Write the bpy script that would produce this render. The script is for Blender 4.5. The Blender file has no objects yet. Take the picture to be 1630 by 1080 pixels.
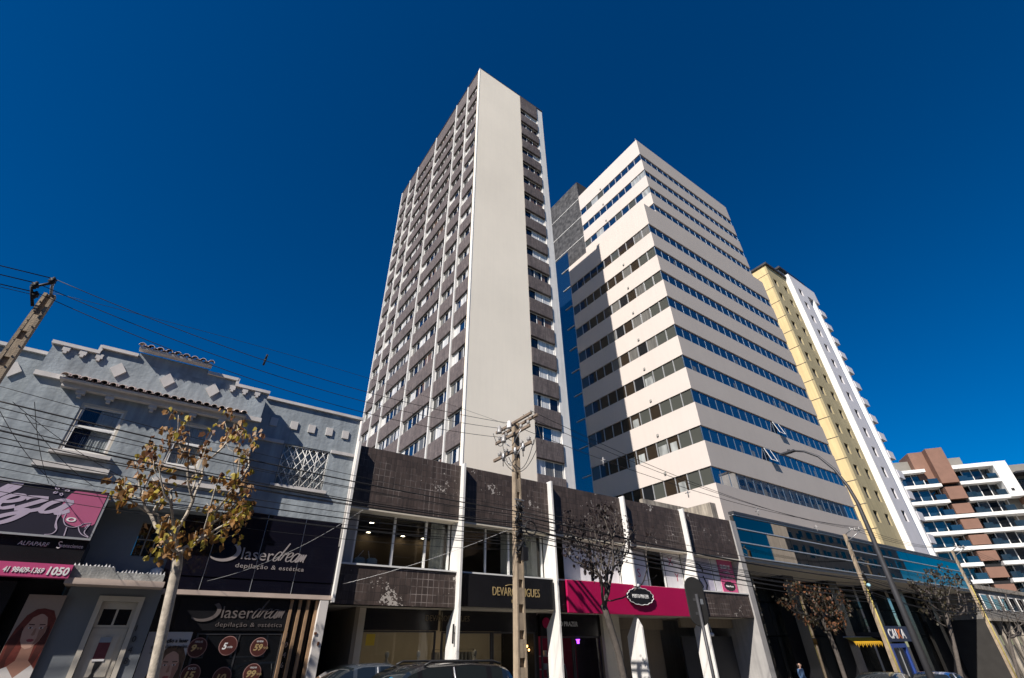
import bpy, bmesh, math, random
from mathutils import Vector, Matrix
random.seed(11)
scene = bpy.context.scene
col = scene.collection

# ------------------------------------------------------------------ camera (world origin = lens; X along the street, Y into the far side, Z up)
W, H, FPX = 1630.0, 1080.0, 742.22
PITCH, ROLL, YAW = math.radians(33.7705), math.radians(-1.0735), math.radians(35.8342)
fwd = Vector((math.sin(YAW)*math.cos(PITCH), math.cos(YAW)*math.cos(PITCH), math.sin(PITCH)))
r0 = Vector((math.cos(YAW), -math.sin(YAW), 0)); u0 = r0.cross(fwd)
RT = math.cos(ROLL)*r0 + math.sin(ROLL)*u0
UP = -math.sin(ROLL)*r0 + math.cos(ROLL)*u0
cam = bpy.data.cameras.new('camera'); camo = bpy.data.objects.new('camera', cam); col.objects.link(camo)
camo.matrix_world = Matrix(((RT.x, UP.x, -fwd.x, 0), (RT.y, UP.y, -fwd.y, 0), (RT.z, UP.z, -fwd.z, 0), (0, 0, 0, 1)))
cam.sensor_fit = 'HORIZONTAL'; cam.sensor_width = 36.0; cam.lens = FPX/W*36.0
cam.clip_start = 0.1; cam.clip_end = 4000
scene.camera = camo

# ------------------------------------------------------------------ light
SUN = Vector((13.75, 5.44, -12.22)).normalized()
world = bpy.data.worlds.new('World'); scene.world = world; world.use_nodes = True
nt = world.node_tree; nt.nodes.clear()
wo = nt.nodes.new('ShaderNodeOutputWorld'); bg = nt.nodes.new('ShaderNodeBackground')
sky = nt.nodes.new('ShaderNodeTexSky'); sky.sky_type = 'NISHITA'; sky.sun_disc = False
sky.sun_elevation = math.asin(-SUN.z); sky.sun_rotation = math.atan2(-SUN.x, -SUN.y)
sky.altitude = 1500; sky.air_density = 1.0; sky.dust_density = 0.0; sky.ozone_density = 4.0
hs = nt.nodes.new('ShaderNodeHueSaturation'); hs.inputs['Saturation'].default_value = 1.85; hs.inputs['Hue'].default_value = 0.506
bg.inputs['Strength'].default_value = 0.063
nt.links.new(sky.outputs[0], hs.inputs['Color']); nt.links.new(hs.outputs[0], bg.inputs['Color']); nt.links.new(bg.outputs[0], wo.inputs[0])
sl = bpy.data.lights.new('sun', 'SUN'); sl.energy = 5.0; sl.angle = math.radians(0.55); sl.color = (1.0, 0.93, 0.85)
so = bpy.data.objects.new('sun', sl); col.objects.link(so); so.rotation_euler = SUN.to_track_quat('-Z', 'Y').to_euler(); so.location = (-40, -20, 60)
scene.view_settings.view_transform = 'Standard'; scene.view_settings.look = 'None'
scene.view_settings.exposure = 0.56; scene.view_settings.gamma = 1.0; scene.view_settings.use_curve_mapping = False
scene.render.resolution_x = 1024; scene.render.resolution_y = 678

# ------------------------------------------------------------------ pixel -> place helpers (a pixel gives a direction, the touching plane gives the distance)
def ray(px, py):
    return (px-W/2)*RT - (py-H/2)*UP + FPX*fwd
def onY(px, py, Y):
    d = ray(px, py); return d*(Y/d.y)
def onX(px, py, X):
    d = ray(px, py); return d*(X/d.x)
def ground(x):                       # the street runs level at the left and falls away to the right
    return -1.66 - 0.036*max(0.0, min(x, 130.0)-5.0)

# ------------------------------------------------------------------ object helpers
M4 = {}
def link(o, parent, mat4):
    col.objects.link(o)
    M4[o.name] = mat4
    o.matrix_local = Matrix.Identity(4)
    if parent is not None:
        o.parent = parent
        o.matrix_parent_inverse = M4[parent.name].inverted()
    loc, rot, sc = mat4.decompose()
    o.location = loc; o.rotation_mode = 'XYZ'; o.rotation_euler = rot.to_euler(); o.scale = sc
    return o
def T(x=0, y=0, z=0, rz=0, s=1.0):
    return Matrix.Translation((x, y, z)) @ Matrix.Rotation(rz, 4, 'Z') @ Matrix.Scale(s, 4)
def tag(o, label=None, cat=None, group=None, kind=None):
    if label: o['label'] = label
    if cat: o['category'] = cat
    if group: o['group'] = group
    if kind: o['kind'] = kind
    return o
def thing(name, label, cat, loc=(0, 0, 0), group=None, rz=0):
    o = bpy.data.objects.new(name, None); o.empty_display_size = 0.3
    link(o, None, T(*loc, rz)); return tag(o, label, cat, group)
def put(name, mesh, parent=None, m=None):
    return link(bpy.data.objects.new(name, mesh), parent, m if m is not None else Matrix.Identity(4))

class MB:
    def __init__(s): s.v = []; s.f = []; s.m = []; s.sm = []
    def add(s, vs, fs, mi=0, smooth=False):
        b = len(s.v); s.v += [tuple(v) for v in vs]
        for f in fs: s.f.append(tuple(i+b for i in f)); s.m.append(mi); s.sm.append(smooth)
        return s
    def box(s, x0, x1, y0, y1, z0, z1, mi=0):
        if x0 > x1: x0, x1 = x1, x0
        if y0 > y1: y0, y1 = y1, y0
        if z0 > z1: z0, z1 = z1, z0
        return s.add([(x0,y0,z0),(x1,y0,z0),(x1,y1,z0),(x0,y1,z0),(x0,y0,z1),(x1,y0,z1),(x1,y1,z1),(x0,y1,z1)],
                     [(0,3,2,1),(4,5,6,7),(0,1,5,4),(1,2,6,5),(2,3,7,6),(3,0,4,7)], mi)
    def prism(s, pts, a, b, axis='y', mi=0):
        """polygon pts in the plane across `axis`, thickness from a to b"""
        n = len(pts)
        def mk(p, t):
            if axis == 'y': return (p[0], t, p[1])
            if axis == 'x': return (t, p[0], p[1])
            return (p[0], p[1], t)
        vs = [mk(p, a) for p in pts] + [mk(p, b) for p in pts]
        fs = [tuple(range(n)), tuple(range(2*n-1, n-1, -1))]
        fs += [((i+1) % n, i, i+n, (i+1) % n+n) for i in range(n)]
        return s.add(vs, fs, mi)
    def tube(s, path, rad, n=6, mi=0, smooth=True, cap=True):
        P = [Vector(p) for p in path]; R = rad if isinstance(rad, (list, tuple)) else [rad]*len(P)
        vs = []; ref = None
        for i, p in enumerate(P):
            d = (P[min(i+1, len(P)-1)]-P[max(i-1, 0)])
            if d.length < 1e-9: d = Vector((0, 0, 1))
            d.normalize()
            if ref is None:
                ref = Vector((0, 0, 1)) if abs(d.z) < 0.9 else Vector((1, 0, 0))
            a = ref - d*ref.dot(d)
            if a.length < 1e-4: a = Vector((0, 1, 0)) - d*d.y
            a.normalize(); ref = a; b = d.cross(a)
            for k in range(n):
                t = 2*math.pi*k/n; vs.append(p+(a*math.cos(t)+b*math.sin(t))*R[i])
        fs = [(i*n+k, i*n+(k+1) % n, (i+1)*n+(k+1) % n, (i+1)*n+k) for i in range(len(P)-1) for k in range(n)]
        s.add(vs, fs, mi, smooth)
        if cap:
            b0 = len(s.v)-len(vs)
            s.f += [tuple(b0+k for k in range(n-1, -1, -1)), tuple(b0+(len(P)-1)*n+k for k in range(n))]
            s.m += [mi, mi]; s.sm += [False, False]
        return s
    def lathe(s, prof, c=(0, 0, 0), n=12, mi=0, axis='z', smooth=True):
        vs = []
        for r, h in prof:
            for k in range(n):
                t = 2*math.pi*k/n; a, b = r*math.cos(t), r*math.sin(t)
                vs.append({'z': (c[0]+a, c[1]+b, c[2]+h), 'y': (c[0]+a, c[1]+h, c[2]+b), 'x': (c[0]+h, c[1]+a, c[2]+b)}[axis])
        m = len(prof)
        fs = [(i*n+k, i*n+(k+1) % n, (i+1)*n+(k+1) % n, (i+1)*n+k) for i in range(m-1) for k in range(n)]
        s.add(vs, fs, mi, smooth)
        b0 = len(s.v)-len(vs)
        s.f += [tuple(b0+k for k in range(n-1, -1, -1)), tuple(b0+(m-1)*n+k for k in range(n))]; s.m += [mi, mi]; s.sm += [False, False]
        return s
    def mesh(s, name, mats):
        me = bpy.data.meshes.new(name); me.from_pydata(s.v, [], s.f)
        for m in (mats if isinstance(mats, (list, tuple)) else [mats]): me.materials.append(m)
        me.polygons.foreach_set('material_index', s.m); me.polygons.foreach_set('use_smooth', s.sm)
        bm = bmesh.new(); bm.from_mesh(me); bmesh.ops.recalc_face_normals(bm, faces=bm.faces); bm.to_mesh(me); bm.free()
        me.update(); return me
    def build(s, name, mats, parent=None, m=None):
        return put(name, s.mesh(name, mats), parent, m)
def bevel(o, w=0.02, seg=1):
    b = o.modifiers.new('bevel', 'BEVEL'); b.width = w; b.segments = seg; b.limit_method = 'ANGLE'; b.angle_limit = math.radians(40); return o
def box(name, mats, parent, *a, bev=0):
    o = MB().box(*a).build(name, mats, parent)
    if bev: bevel(o, bev)
    return o
def struct(o): o['kind'] = 'structure'; return o

def text_mesh(s, size, extrude=0.01, shear=0.0, bold=0.0, spacing=1.0, align='LEFT'):
    cu = bpy.data.curves.new('lettering', 'FONT'); cu.body = s; cu.size = size; cu.extrude = extrude; cu.shear = shear
    cu.offset = bold; cu.space_character = spacing; cu.align_x = align; cu.resolution_u = 3
    o = bpy.data.objects.new('lettering_tmp', cu); col.objects.link(o)
    dg = bpy.context.evaluated_depsgraph_get(); me = bpy.data.meshes.new_from_object(o.evaluated_get(dg))
    bpy.data.objects.remove(o); bpy.data.curves.remove(cu); return me
def text_xz(name, s, size, x, y, z, mat, parent, width=None, **k):
    """lettering standing in a facade plane (faces -Y); width squeezes it to a length in metres"""
    me = text_mesh(s, size, **k); me.materials.clear(); me.materials.append(mat)
    xs = [v.co.x for v in me.vertices]; sx = 1.0
    if width and xs: sx = width/(max(xs)-min(xs))
    off = min(xs) if k.get('align', 'LEFT') == 'LEFT' else 0
    for v in me.vertices: a, b, c = v.co; v.co = ((a-off)*sx, -c, b)
    me.update(); return put(name, me, parent, T(x, y, z))

# ------------------------------------------------------------------ materials
MATS = {}
def objvec(n, tc):
    oi = n.nodes.new('ShaderNodeObjectInfo'); mu = n.nodes.new('ShaderNodeMath'); mu.operation = 'MULTIPLY'; mu.inputs[1].default_value = 91.7
    va = n.nodes.new('ShaderNodeVectorMath'); va.operation = 'ADD'
    n.links.new(oi.outputs['Random'], mu.inputs[0]); n.links.new(tc.outputs['Object'], va.inputs[0]); n.links.new(mu.outputs[0], va.inputs[1]); return va.outputs[0]
def mat(name, c, rough=0.7, var=0.12, vs=1.2, bump=0.0, bs=30.0, metal=0.0, spec=0.4, streak=0.0, coat=0.0, ior=None, sheen=0, tint=None, emit=None, es=1.0):
    if name in MATS: return MATS[name]
    m = bpy.data.materials.new(name); m.use_nodes = True; n = m.node_tree; b = n.nodes['Principled BSDF']; L = n.links.new
    b.inputs['Roughness'].default_value = rough; b.inputs['Metallic'].default_value = metal
    b.inputs['Specular IOR Level'].default_value = spec; b.inputs['Coat Weight'].default_value = coat
    if ior: b.inputs['IOR'].default_value = ior
    tc = n.nodes.new('ShaderNodeTexCoord')
    ov = objvec(n, tc)
    nz = n.nodes.new('ShaderNodeTexNoise'); nz.inputs['Scale'].default_value = vs; nz.inputs['Detail'].default_value = 6; nz.inputs['Roughness'].default_value = 0.65
    L(ov, nz.inputs['Vector'])
    rp = n.nodes.new('ShaderNodeValToRGB'); rp.color_ramp.elements[0].position = 0.3; rp.color_ramp.elements[1].position = 0.72
    t = tint or (1, 1, 1)
    rp.color_ramp.elements[0].color = (c[0]*(1-var)*t[0], c[1]*(1-var)*t[1], c[2]*(1-var)*t[2], 1)
    rp.color_ramp.elements[1].color = (min(1, c[0]*(1+var*0.7)), min(1, c[1]*(1+var*0.7)), min(1, c[2]*(1+var*0.7)), 1)
    L(nz.outputs['Fac'], rp.inputs['Fac']); out = rp.outputs['Color']
    if streak:
        mp = n.nodes.new('ShaderNodeMapping'); mp.inputs['Scale'].default_value = (2.2, 2.2, 0.12); L(ov, mp.inputs['Vector'])
        n2 = n.nodes.new('ShaderNodeTexNoise'); n2.inputs['Scale'].default_value = 2.0; n2.inputs['Detail'].default_value = 5; L(mp.outputs[0], n2.inputs['Vector'])
        r2 = n.nodes.new('ShaderNodeValToRGB'); r2.color_ramp.elements[0].position = 0.38; r2.color_ramp.elements[1].position = 0.62
        r2.color_ramp.elements[0].color = (1-streak, 1-streak, 1-streak*0.95, 1); r2.color_ramp.elements[1].color = (1, 1, 1, 1)
        L(n2.outputs['Fac'], r2.inputs['Fac'])
        mx = n.nodes.new('ShaderNodeMix'); mx.data_type = 'RGBA'; mx.blend_type = 'MULTIPLY'; mx.inputs[0].default_value = 1.0
        L(out, mx.inputs[6]); L(r2.outputs['Color'], mx.inputs[7]); out = mx.outputs[2]
    L(out, b.inputs['Base Color'])
    if bump:
        n3 = n.nodes.new('ShaderNodeTexNoise'); n3.inputs['Scale'].default_value = bs; n3.inputs['Detail'].default_value = 4; L(tc.outputs['Object'], n3.inputs['Vector'])
        bp = n.nodes.new('ShaderNodeBump'); bp.inputs['Strength'].default_value = bump; bp.inputs['Distance'].default_value = 0.02
        L(n3.outputs['Fac'], bp.inputs['Height']); L(bp.outputs[0], b.inputs['Normal'])
    if emit:
        b.inputs['Emission Color'].default_value = (*emit, 1); b.inputs['Emission Strength'].default_value = es
    MATS[name] = m; return m
def tile_mat(name, c, tw, th, mortar, pale=0.0, ax='x'):
    """small ceramic cladding tiles: colour, joints and relief; joints are only pale where the wash has come through"""
    m = bpy.data.materials.new(name); m.use_nodes = True; n = m.node_tree; b = n.nodes['Principled BSDF']; L = n.links.new
    b.inputs['Roughness'].default_value = 0.62; b.inputs['Specular IOR Level'].default_value = 0.3
    tc = n.nodes.new('ShaderNodeTexCoord'); ov = objvec(n, tc); sp = n.nodes.new('ShaderNodeSeparateXYZ'); cb = n.nodes.new('ShaderNodeCombineXYZ')
    L(tc.outputs['Object'], sp.inputs[0]); L(sp.outputs['X' if ax == 'x' else 'Y'], cb.inputs[0]); L(sp.outputs['Z'], cb.inputs[1])
    br = n.nodes.new('ShaderNodeTexBrick'); br.offset = 0.0; br.inputs['Scale'].default_value = 1.0
    br.inputs['Brick Width'].default_value = tw; br.inputs['Row Height'].default_value = th; br.inputs['Mortar Size'].default_value = 0.012
    br.inputs['Mortar Smooth'].default_value = 0.2; br.inputs['Bias'].default_value = 0.0
    br.inputs['Color1'].default_value = (c[0]*0.78, c[1]*0.78, c[2]*0.78, 1); br.inputs['Color2'].default_value = (c[0]*1.2, c[1]*1.18, c[2]*1.16, 1)
    L(cb.outputs[0], br.inputs['Vector'])
    nz = n.nodes.new('ShaderNodeTexNoise'); nz.inputs['Scale'].default_value = 0.45; nz.inputs['Detail'].default_value = 7; nz.inputs['Roughness'].default_value = 0.7
    L(ov, nz.inputs['Vector'])
    rp = n.nodes.new('ShaderNodeValToRGB'); rp.color_ramp.elements[0].position = 0.5; rp.color_ramp.elements[1].position = 0.66
    rp.color_ramp.elements[0].color = (c[0]*0.6, c[1]*0.6, c[2]*0.6, 1); rp.color_ramp.elements[1].color = (*mortar, 1); L(nz.outputs['Fac'], rp.inputs['Fac'])
    L(rp.outputs['Color'], br.inputs['Mortar'])
    mp = n.nodes.new('ShaderNodeMapping'); mp.inputs['Scale'].default_value = (6, 6, 0.35); L(ov, mp.inputs['Vector'])
    n2 = n.nodes.new('ShaderNodeTexNoise'); n2.inputs['Scale'].default_value = 1.6; n2.inputs['Detail'].default_value = 6; n2.inputs['Roughness'].default_value = 0.7; L(mp.outputs[0], n2.inputs['Vector'])
    r2 = n.nodes.new('ShaderNodeValToRGB'); r2.color_ramp.elements[0].position = 0.3; r2.color_ramp.elements[1].position = 0.7
    r2.color_ramp.elements[0].color = (0.55, 0.55, 0.55, 1); r2.color_ramp.elements[1].color = (1.25, 1.22, 1.2, 1); L(n2.outputs['Fac'], r2.inputs['Fac'])
    mx = n.nodes.new('ShaderNodeMix'); mx.data_type = 'RGBA'; mx.blend_type = 'MULTIPLY'; mx.inputs[0].default_value = 1; L(br.outputs['Color'], mx.inputs[6]); L(r2.outputs['Color'], mx.inputs[7])
    out = mx.outputs[2]
    if pale:   # places where tiles have dropped off and the pale bedding shows
        vo = n.nodes.new('ShaderNodeTexNoise'); vo.inputs['Scale'].default_value = 3.3; vo.inputs['Detail'].default_value = 3; vo.inputs['Roughness'].default_value = 0.85; L(ov, vo.inputs['Vector'])
        n4 = n.nodes.new('ShaderNodeTexNoise'); n4.inputs['Scale'].default_value = 0.5; L(ov, n4.inputs['Vector'])
        ad = n.nodes.new('ShaderNodeMath'); ad.operation = 'ADD'; L(vo.outputs['Fac'], ad.inputs[0]); L(n4.outputs['Fac'], ad.inputs[1])
        r3 = n.nodes.new('ShaderNodeValToRGB'); r3.color_ramp.elements[0].position = pale/2.0; r3.color_ramp.elements[1].position = pale/2.0+0.008
        dv = n.nodes.new('ShaderNodeMath'); dv.operation = 'MULTIPLY'; dv.inputs[1].default_value = 0.5; L(ad.outputs[0], dv.inputs[0]); L(dv.outputs[0], r3.inputs['Fac'])
        m3 = n.nodes.new('ShaderNodeMix'); m3.data_type = 'RGBA'; L(r3.outputs['Color'], m3.inputs[0]); L(out, m3.inputs[6]); m3.inputs[7].default_value = (0.42, 0.38, 0.34, 1); out = m3.outputs[2]
    L(out, b.inputs['Base Color'])
    bp = n.nodes.new('ShaderNodeBump'); bp.inputs['Strength'].default_value = 0.5; bp.inputs['Distance'].default_value = 0.015; bp.invert = True
    L(br.outputs['Fac'], bp.inputs['Height']); L(bp.outputs[0], b.inputs['Normal'])
    return m
def clear_glass(name, tintc=(0.75, 0.8, 0.8), refl=1.5):
    m = bpy.data.materials.new(name); m.use_nodes = True; n = m.node_tree; n.nodes.clear(); L = n.links.new
    o = n.nodes.new('ShaderNodeOutputMaterial'); mx = n.nodes.new('ShaderNodeMixShader'); fr = n.nodes.new('ShaderNodeFresnel'); fr.inputs['IOR'].default_value = refl
    tr = n.nodes.new('ShaderNodeBsdfTransparent'); tr.inputs['Color'].default_value = (*tintc, 1); gl = n.nodes.new('ShaderNodeBsdfGlossy'); gl.inputs['Roughness'].default_value = 0.01
    tc = n.nodes.new('ShaderNodeTexCoord'); nz = n.nodes.new('ShaderNodeTexNoise'); nz.inputs['Scale'].default_value = 0.7; L(tc.outputs['Object'], nz.inputs['Vector'])
    bp = n.nodes.new('ShaderNodeBump'); bp.inputs['Strength'].default_value = 0.02; bp.inputs['Distance'].default_value = 0.05; L(nz.outputs['Fac'], bp.inputs['Height']); L(bp.outputs[0], gl.inputs['Normal'])
    ge = n.nodes.new('ShaderNodeNewGeometry'); iv = n.nodes.new('ShaderNodeMath'); iv.operation = 'SUBTRACT'; iv.inputs[0].default_value = 1.0; L(ge.outputs['Backfacing'], iv.inputs[1]); mu = n.nodes.new('ShaderNodeMath'); mu.operation = 'MULTIPLY'; L(fr.outputs[0], mu.inputs[0]); L(iv.outputs[0], mu.inputs[1])
    L(mu.outputs[0], mx.inputs[0]); L(tr.outputs[0], mx.inputs[1]); L(gl.outputs[0], mx.inputs[2]); L(mx.outputs[0], o.inputs[0]); return m
def glass_mat(name, c, ior=1.6, rough=0.02, wav=0.03, ws=0.6, stripe=None):
    """opaque-looking pane: dark room or curtain behind a reflecting sheet"""
    m = bpy.data.materials.new(name); m.use_nodes = True; n = m.node_tree; b = n.nodes['Principled BSDF']; L = n.links.new
    b.inputs['Roughness'].default_value = 0.5 if stripe else rough; b.inputs['IOR'].default_value = 1.45 if stripe else ior
    b.inputs['Base Color'].default_value = (*c, 1)
    tc = n.nodes.new('ShaderNodeTexCoord')
    ov = objvec(n, tc)
    if stripe:
        b.inputs['Coat Weight'].default_value = 1.0; b.inputs['Coat Roughness'].default_value = 0.02; b.inputs['Coat IOR'].default_value = ior
        mp = n.nodes.new('ShaderNodeMapping'); mp.inputs['Scale'].default_value = (stripe, stripe, 0.4); L(ov, mp.inputs['Vector'])
        nz = n.nodes.new('ShaderNodeTexNoise'); nz.inputs['Scale'].default_value = 1.0; nz.inputs['Detail'].default_value = 3; L(mp.outputs[0], nz.inputs['Vector'])
        rp = n.nodes.new('ShaderNodeValToRGB'); rp.color_ramp.elements[0].position = 0.32; rp.color_ramp.elements[1].position = 0.68
        rp.color_ramp.elements[0].color = (c[0]*0.45, c[1]*0.45, c[2]*0.45, 1); rp.color_ramp.elements[1].color = (*c, 1); L(nz.outputs['Fac'], rp.inputs['Fac']); L(rp.outputs['Color'], b.inputs['Base Color'])
    nw = n.nodes.new('ShaderNodeTexNoise'); nw.inputs['Scale'].default_value = ws; nw.inputs['Detail'].default_value = 2; L(ov, nw.inputs['Vector'])
    bp = n.nodes.new('ShaderNodeBump'); bp.inputs['Strength'].default_value = wav; bp.inputs['Distance'].default_value = 0.1; L(nw.outputs['Fac'], bp.inputs['Height'])
    L(bp.outputs[0], b.inputs['Coat Normal' if stripe else 'Normal'])
    MATS[name] = m; return m

m_asphalt = mat('asphalt', (0.055, 0.055, 0.057), 0.9, 0.25, 2.5, 0.5, 90)
m_paving = mat('paving', (0.16, 0.155, 0.15), 0.85, 0.25, 1.5, 0.3, 40)
m_kerb = mat('kerb_concrete', (0.33, 0.32, 0.30), 0.85, 0.2, 2.0, 0.3, 30)
m_paint = mat('road_paint', (0.75, 0.74, 0.70), 0.7, 0.25, 3.0)
m_earth = mat('earth', (0.12, 0.11, 0.09), 0.95, 0.3, 0.3)
m_white = mat('white_render', (0.646, 0.625, 0.595), 0.8, 0.05, 0.8, 0.1, 40, streak=0.05)
m_fin = mat('white_fin_paint', (0.671, 0.654, 0.619), 0.75, 0.08, 1.3, 0.15, 25, streak=0.12)
m_beige = mat('beige_render', (0.845, 0.76, 0.626), 0.85, 0.07, 0.10, 0.08, 40, streak=0.018)
m_taupe = mat('street_side_taupe', (0.406, 0.363, 0.328), 0.8, 0.04, 0.25, 0.06, 40, streak=0.025)  # darker tone for the street-facing sides of the office bands
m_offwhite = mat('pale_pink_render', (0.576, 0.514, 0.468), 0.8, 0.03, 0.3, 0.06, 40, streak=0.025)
m_tile = tile_mat('brown_tile', (0.070, 0.053, 0.047), 0.24, 0.27, (0.30, 0.26, 0.24), pale=1.235)
m_tile_t = tile_mat('brown_tower_tile', (0.142, 0.119, 0.115), 0.10, 0.24, (0.20, 0.18, 0.17), ax='y')
m_tile_s = tile_mat('brown_tower_tile_street', (0.135, 0.112, 0.107), 0.10, 0.24, (0.20, 0.18, 0.17), ax='x')
m_dark = mat('black_panel', (0.012, 0.012, 0.014), 0.25, 0.2, 1.0, spec=0.5)
m_room = mat('dark_interior', (0.03, 0.028, 0.026), 0.9, 0.2, 1.0)
m_alu = mat('aluminium', (0.55, 0.56, 0.57), 0.4, 0.08, 5.0, metal=0.6)
m_alu_d = mat('dark_aluminium', (0.05, 0.05, 0.055), 0.45, 0.1, 5.0, metal=0.3)
m_frame_w = mat('white_window_frame', (0.7, 0.69, 0.66), 0.5, 0.06, 5.0)
m_concrete = mat('weathered_concrete', (0.357, 0.315, 0.255), 0.9, 0.3, 1.6, 0.4, 25, streak=0.45)
m_pole = mat('pole_concrete', (0.357, 0.281, 0.196), 0.9, 0.3, 3.0, 0.5, 30, streak=0.3)
m_wood_arm = mat('weathered_wood', (0.20, 0.15, 0.11), 0.85, 0.35, 6.0, 0.4, 40)
m_cable = mat('black_cable', (0.012, 0.012, 0.013), 0.6, 0.2, 3.0)
m_steel = mat('galvanised_steel', (0.38, 0.38, 0.38), 0.45, 0.15, 6.0, metal=0.7)
m_ceramic = mat('grey_ceramic', (0.30, 0.29, 0.28), 0.3, 0.15, 8.0)
m_black = mat('matt_black', (0.01, 0.01, 0.011), 0.6, 0.2, 4.0)
g_blue = glass_mat('blue_solar_glass', (0.006, 0.02, 0.05), 3.0, 0.02, 0.02, 0.5)
g_ribbon = mat('black_mirror_glass', (0.14, 0.125, 0.11), 0.015, 0.0, metal=1.0)
g_clear = clear_glass('clear_glass', (0.78, 0.8, 0.8), 1.5)
g_dark = glass_mat('dark_glass', (0.008, 0.009, 0.011), 1.75, 0.015, 0.02, 0.5)
g_green = glass_mat('grey_green_pane', (0.062, 0.066, 0.058), 1.55, 0.03, 0.02)
g_brown = glass_mat('brown_dark_pane', (0.028, 0.020, 0.013), 1.5, 0.03, 0.02)
g_pale = glass_mat('pale_blind_pane', (0.42, 0.44, 0.43), 1.5, stripe=2.0)
g_curtain = glass_mat('white_curtain_pane', (0.80, 0.79, 0.76), 1.5, stripe=16.0)
g_curtain_g = glass_mat('grey_curtain_pane', (0.16, 0.155, 0.14), 1.5, stripe=12.0)
g_tawny = glass_mat('tawny_curtain_pane', (0.20, 0.12, 0.075), 1.5, stripe=12.0)

# ================================================================== SETTING: ground, road, pavements
XS = [-1500, -60, -30, -10, 0, 5, 20, 40, 60, 80, 105, 130, 300, 1500]
def strip(name, m, y0, y1, dz, xs=XS, thick=0.0):
    b = MB(); v = []; f = []
    for x in xs: v += [(x, y0, ground(x)+dz), (x, y1, ground(x)+dz)]
    for i in range(len(xs)-1): f.append((2*i, 2*i+2, 2*i+3, 2*i+1))
    if thick:
        k = len(v)
        for x in xs: v += [(x, y0, ground(x)+dz-thick), (x, y1, ground(x)+dz-thick)]
        for i in range(len(xs)-1): f += [(2*i, k+2*i, k+2*i+2, 2*i+2), (2*i+1, 2*i+3, k+2*i+3, k+2*i+1)]
    return struct(b.add(v, f).build(name, m))
strip('ground', m_earth, -1500, 1500, -0.03)
strip('road', m_asphalt, 5.8, 14.6, 0.0, [-200]+XS[1:-1]+[300])
strip('pavement', m_paving, 14.752, 24.5, 0.13, [-60]+XS[2:-3]+[130], 0.16)
strip('pavement', m_paving, -3.5, 5.648, 0.13, [-60]+XS[2:-3]+[130], 0.16)
strip('kerb', m_kerb, 14.6, 14.75, 0.14, [-60]+XS[2:-3]+[130], 0.3)
strip('kerb', m_kerb, 5.65, 5.8, 0.14, [-60]+XS[2:-3]+[130], 0.3)
for i in range(22):
    x = -30+i*6.0
    b = MB().add([(x, 8.98, ground(x)+.004), (x+2.6, 8.98, ground(x+2.6)+.004), (x+2.6, 9.1, ground(x+2.6)+.004), (x, 9.1, ground(x)+.004)], [(0, 1, 2, 3)])
    struct(b.build('lane_marking', m_paint))

# ================================================================== TOWER WITH BROWN SPANDRELS
TX, TY, TTOP = 14.33, 25.5, 59.5
tw = thing('apartment_tower', 'tall slender apartment tower with brown tiled spandrels and a blank beige wall', 'building', (19, 37, ground(19)))
YS = [25.6, 28.35, 31.2, 36.9, 42.6, 45.45, 48.3]
MB().box(TX+.36, 23.95, 25.92, 48.3, -3, TTOP-.3).build('core_wall', m_beige, tw)
MB().box(TX+.02, 20.37, TY, 25.9, -3, TTOP).build('beige_wall', m_beige, tw)
MB().box(23.08, 24.02, TY+.06, 25.9, -3, TTOP-.1).build('corner_strip', m_fin, tw)
MB().box(TX+.1, 24.06, TY-.02, 25.95, TTOP, TTOP+.1).box(TX+.02, TX+.5, 25.95, 48.4, TTOP, TTOP+.1).build('roof_coping', m_alu_d, tw)
MB().box(TX+.6, 23.9, 26, 48.2, TTOP-.3, TTOP-.2).build('roof', m_concrete, tw)
for i, y in enumerate(YS):
    w = 0.085 if i not in (0,) else 0.08
    MB().box(TX+.0, TX+.5 if i else TX+.015, y-w if i else TY-.03, y+w, -2, TTOP).build('white_fin', m_fin, tw)
def zb(k): return 11.55+2.655*k
sp_mesh, gl_mesh, fr_mesh = {}, {}, {}
def win_meshes(w, h, key, axis):
    n = max(3, round(w/.93)); pw = w/n
    fr = MB()
    def bx(b, a0, a1, d0, d1, z0, z1, mi=0):
        return b.box(d0, d1, a0, a1, z0, z1, mi) if axis == 'x' else b.box(a0, a1, d0, d1, z0, z1, mi)
    bx(fr, -w/2, w/2, -.02, .06, 0, .05); bx(fr, -w/2, w/2, -.02, .06, h-.05, h)
    for i in range(n+1):
        a = -w/2+i*pw; bx(fr, a-.028, a+.028, -.02, .06, .05, h-.05)
    fr_mesh[key] = fr.mesh('window_frame', m_frame_w)
    ml = [g_dark, g_curtain, g_curtain_g, g_blue, g_tawny, g_pale]
    out = []
    for v in range(9):
        b = MB(); style = random.random(); last = 0
        for i in range(n):
            if style < .5: mi = random.choice([1, 0, 1, 1, 2, 3])
            elif style < .8: mi = random.choice([0, 1, 2, 3, 1, 0])
            else: mi = random.choice([4, 2, 0, 4, 1])
            a0, a1 = -w/2+i*pw+.028, -w/2+(i+1)*pw-.028
            if mi in (1, 2, 4) and random.random() < .45:
                c = a0+(a1-a0)*random.uniform(.35, .65)
                bx(b, a0, c, .01, .04, .05, h-.05, mi); bx(b, c, a1, .011, .04, .05, h-.05, 0)
            else: bx(b, a0, a1, .01, .04, .05, h-.05, mi)
        out.append(b.mesh('glazing', ml))
    gl_mesh[key] = out
WH = 1.17
for w in (2.85, 5.7):
    ww = w-.24
    win_meshes(ww, WH, ('x', w), 'x')
    b = MB().box(.07, .32, -ww/2, ww/2, 0, 2.655-WH); sp_mesh[w] = b.mesh('spandrel', m_tile_t)
    b = MB().box(.07, .32, -ww/2, ww/2, 0, TTOP-.05-zb(17)); sp_mesh[('t', w)] = b.mesh('spandrel', m_tile_t)
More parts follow.
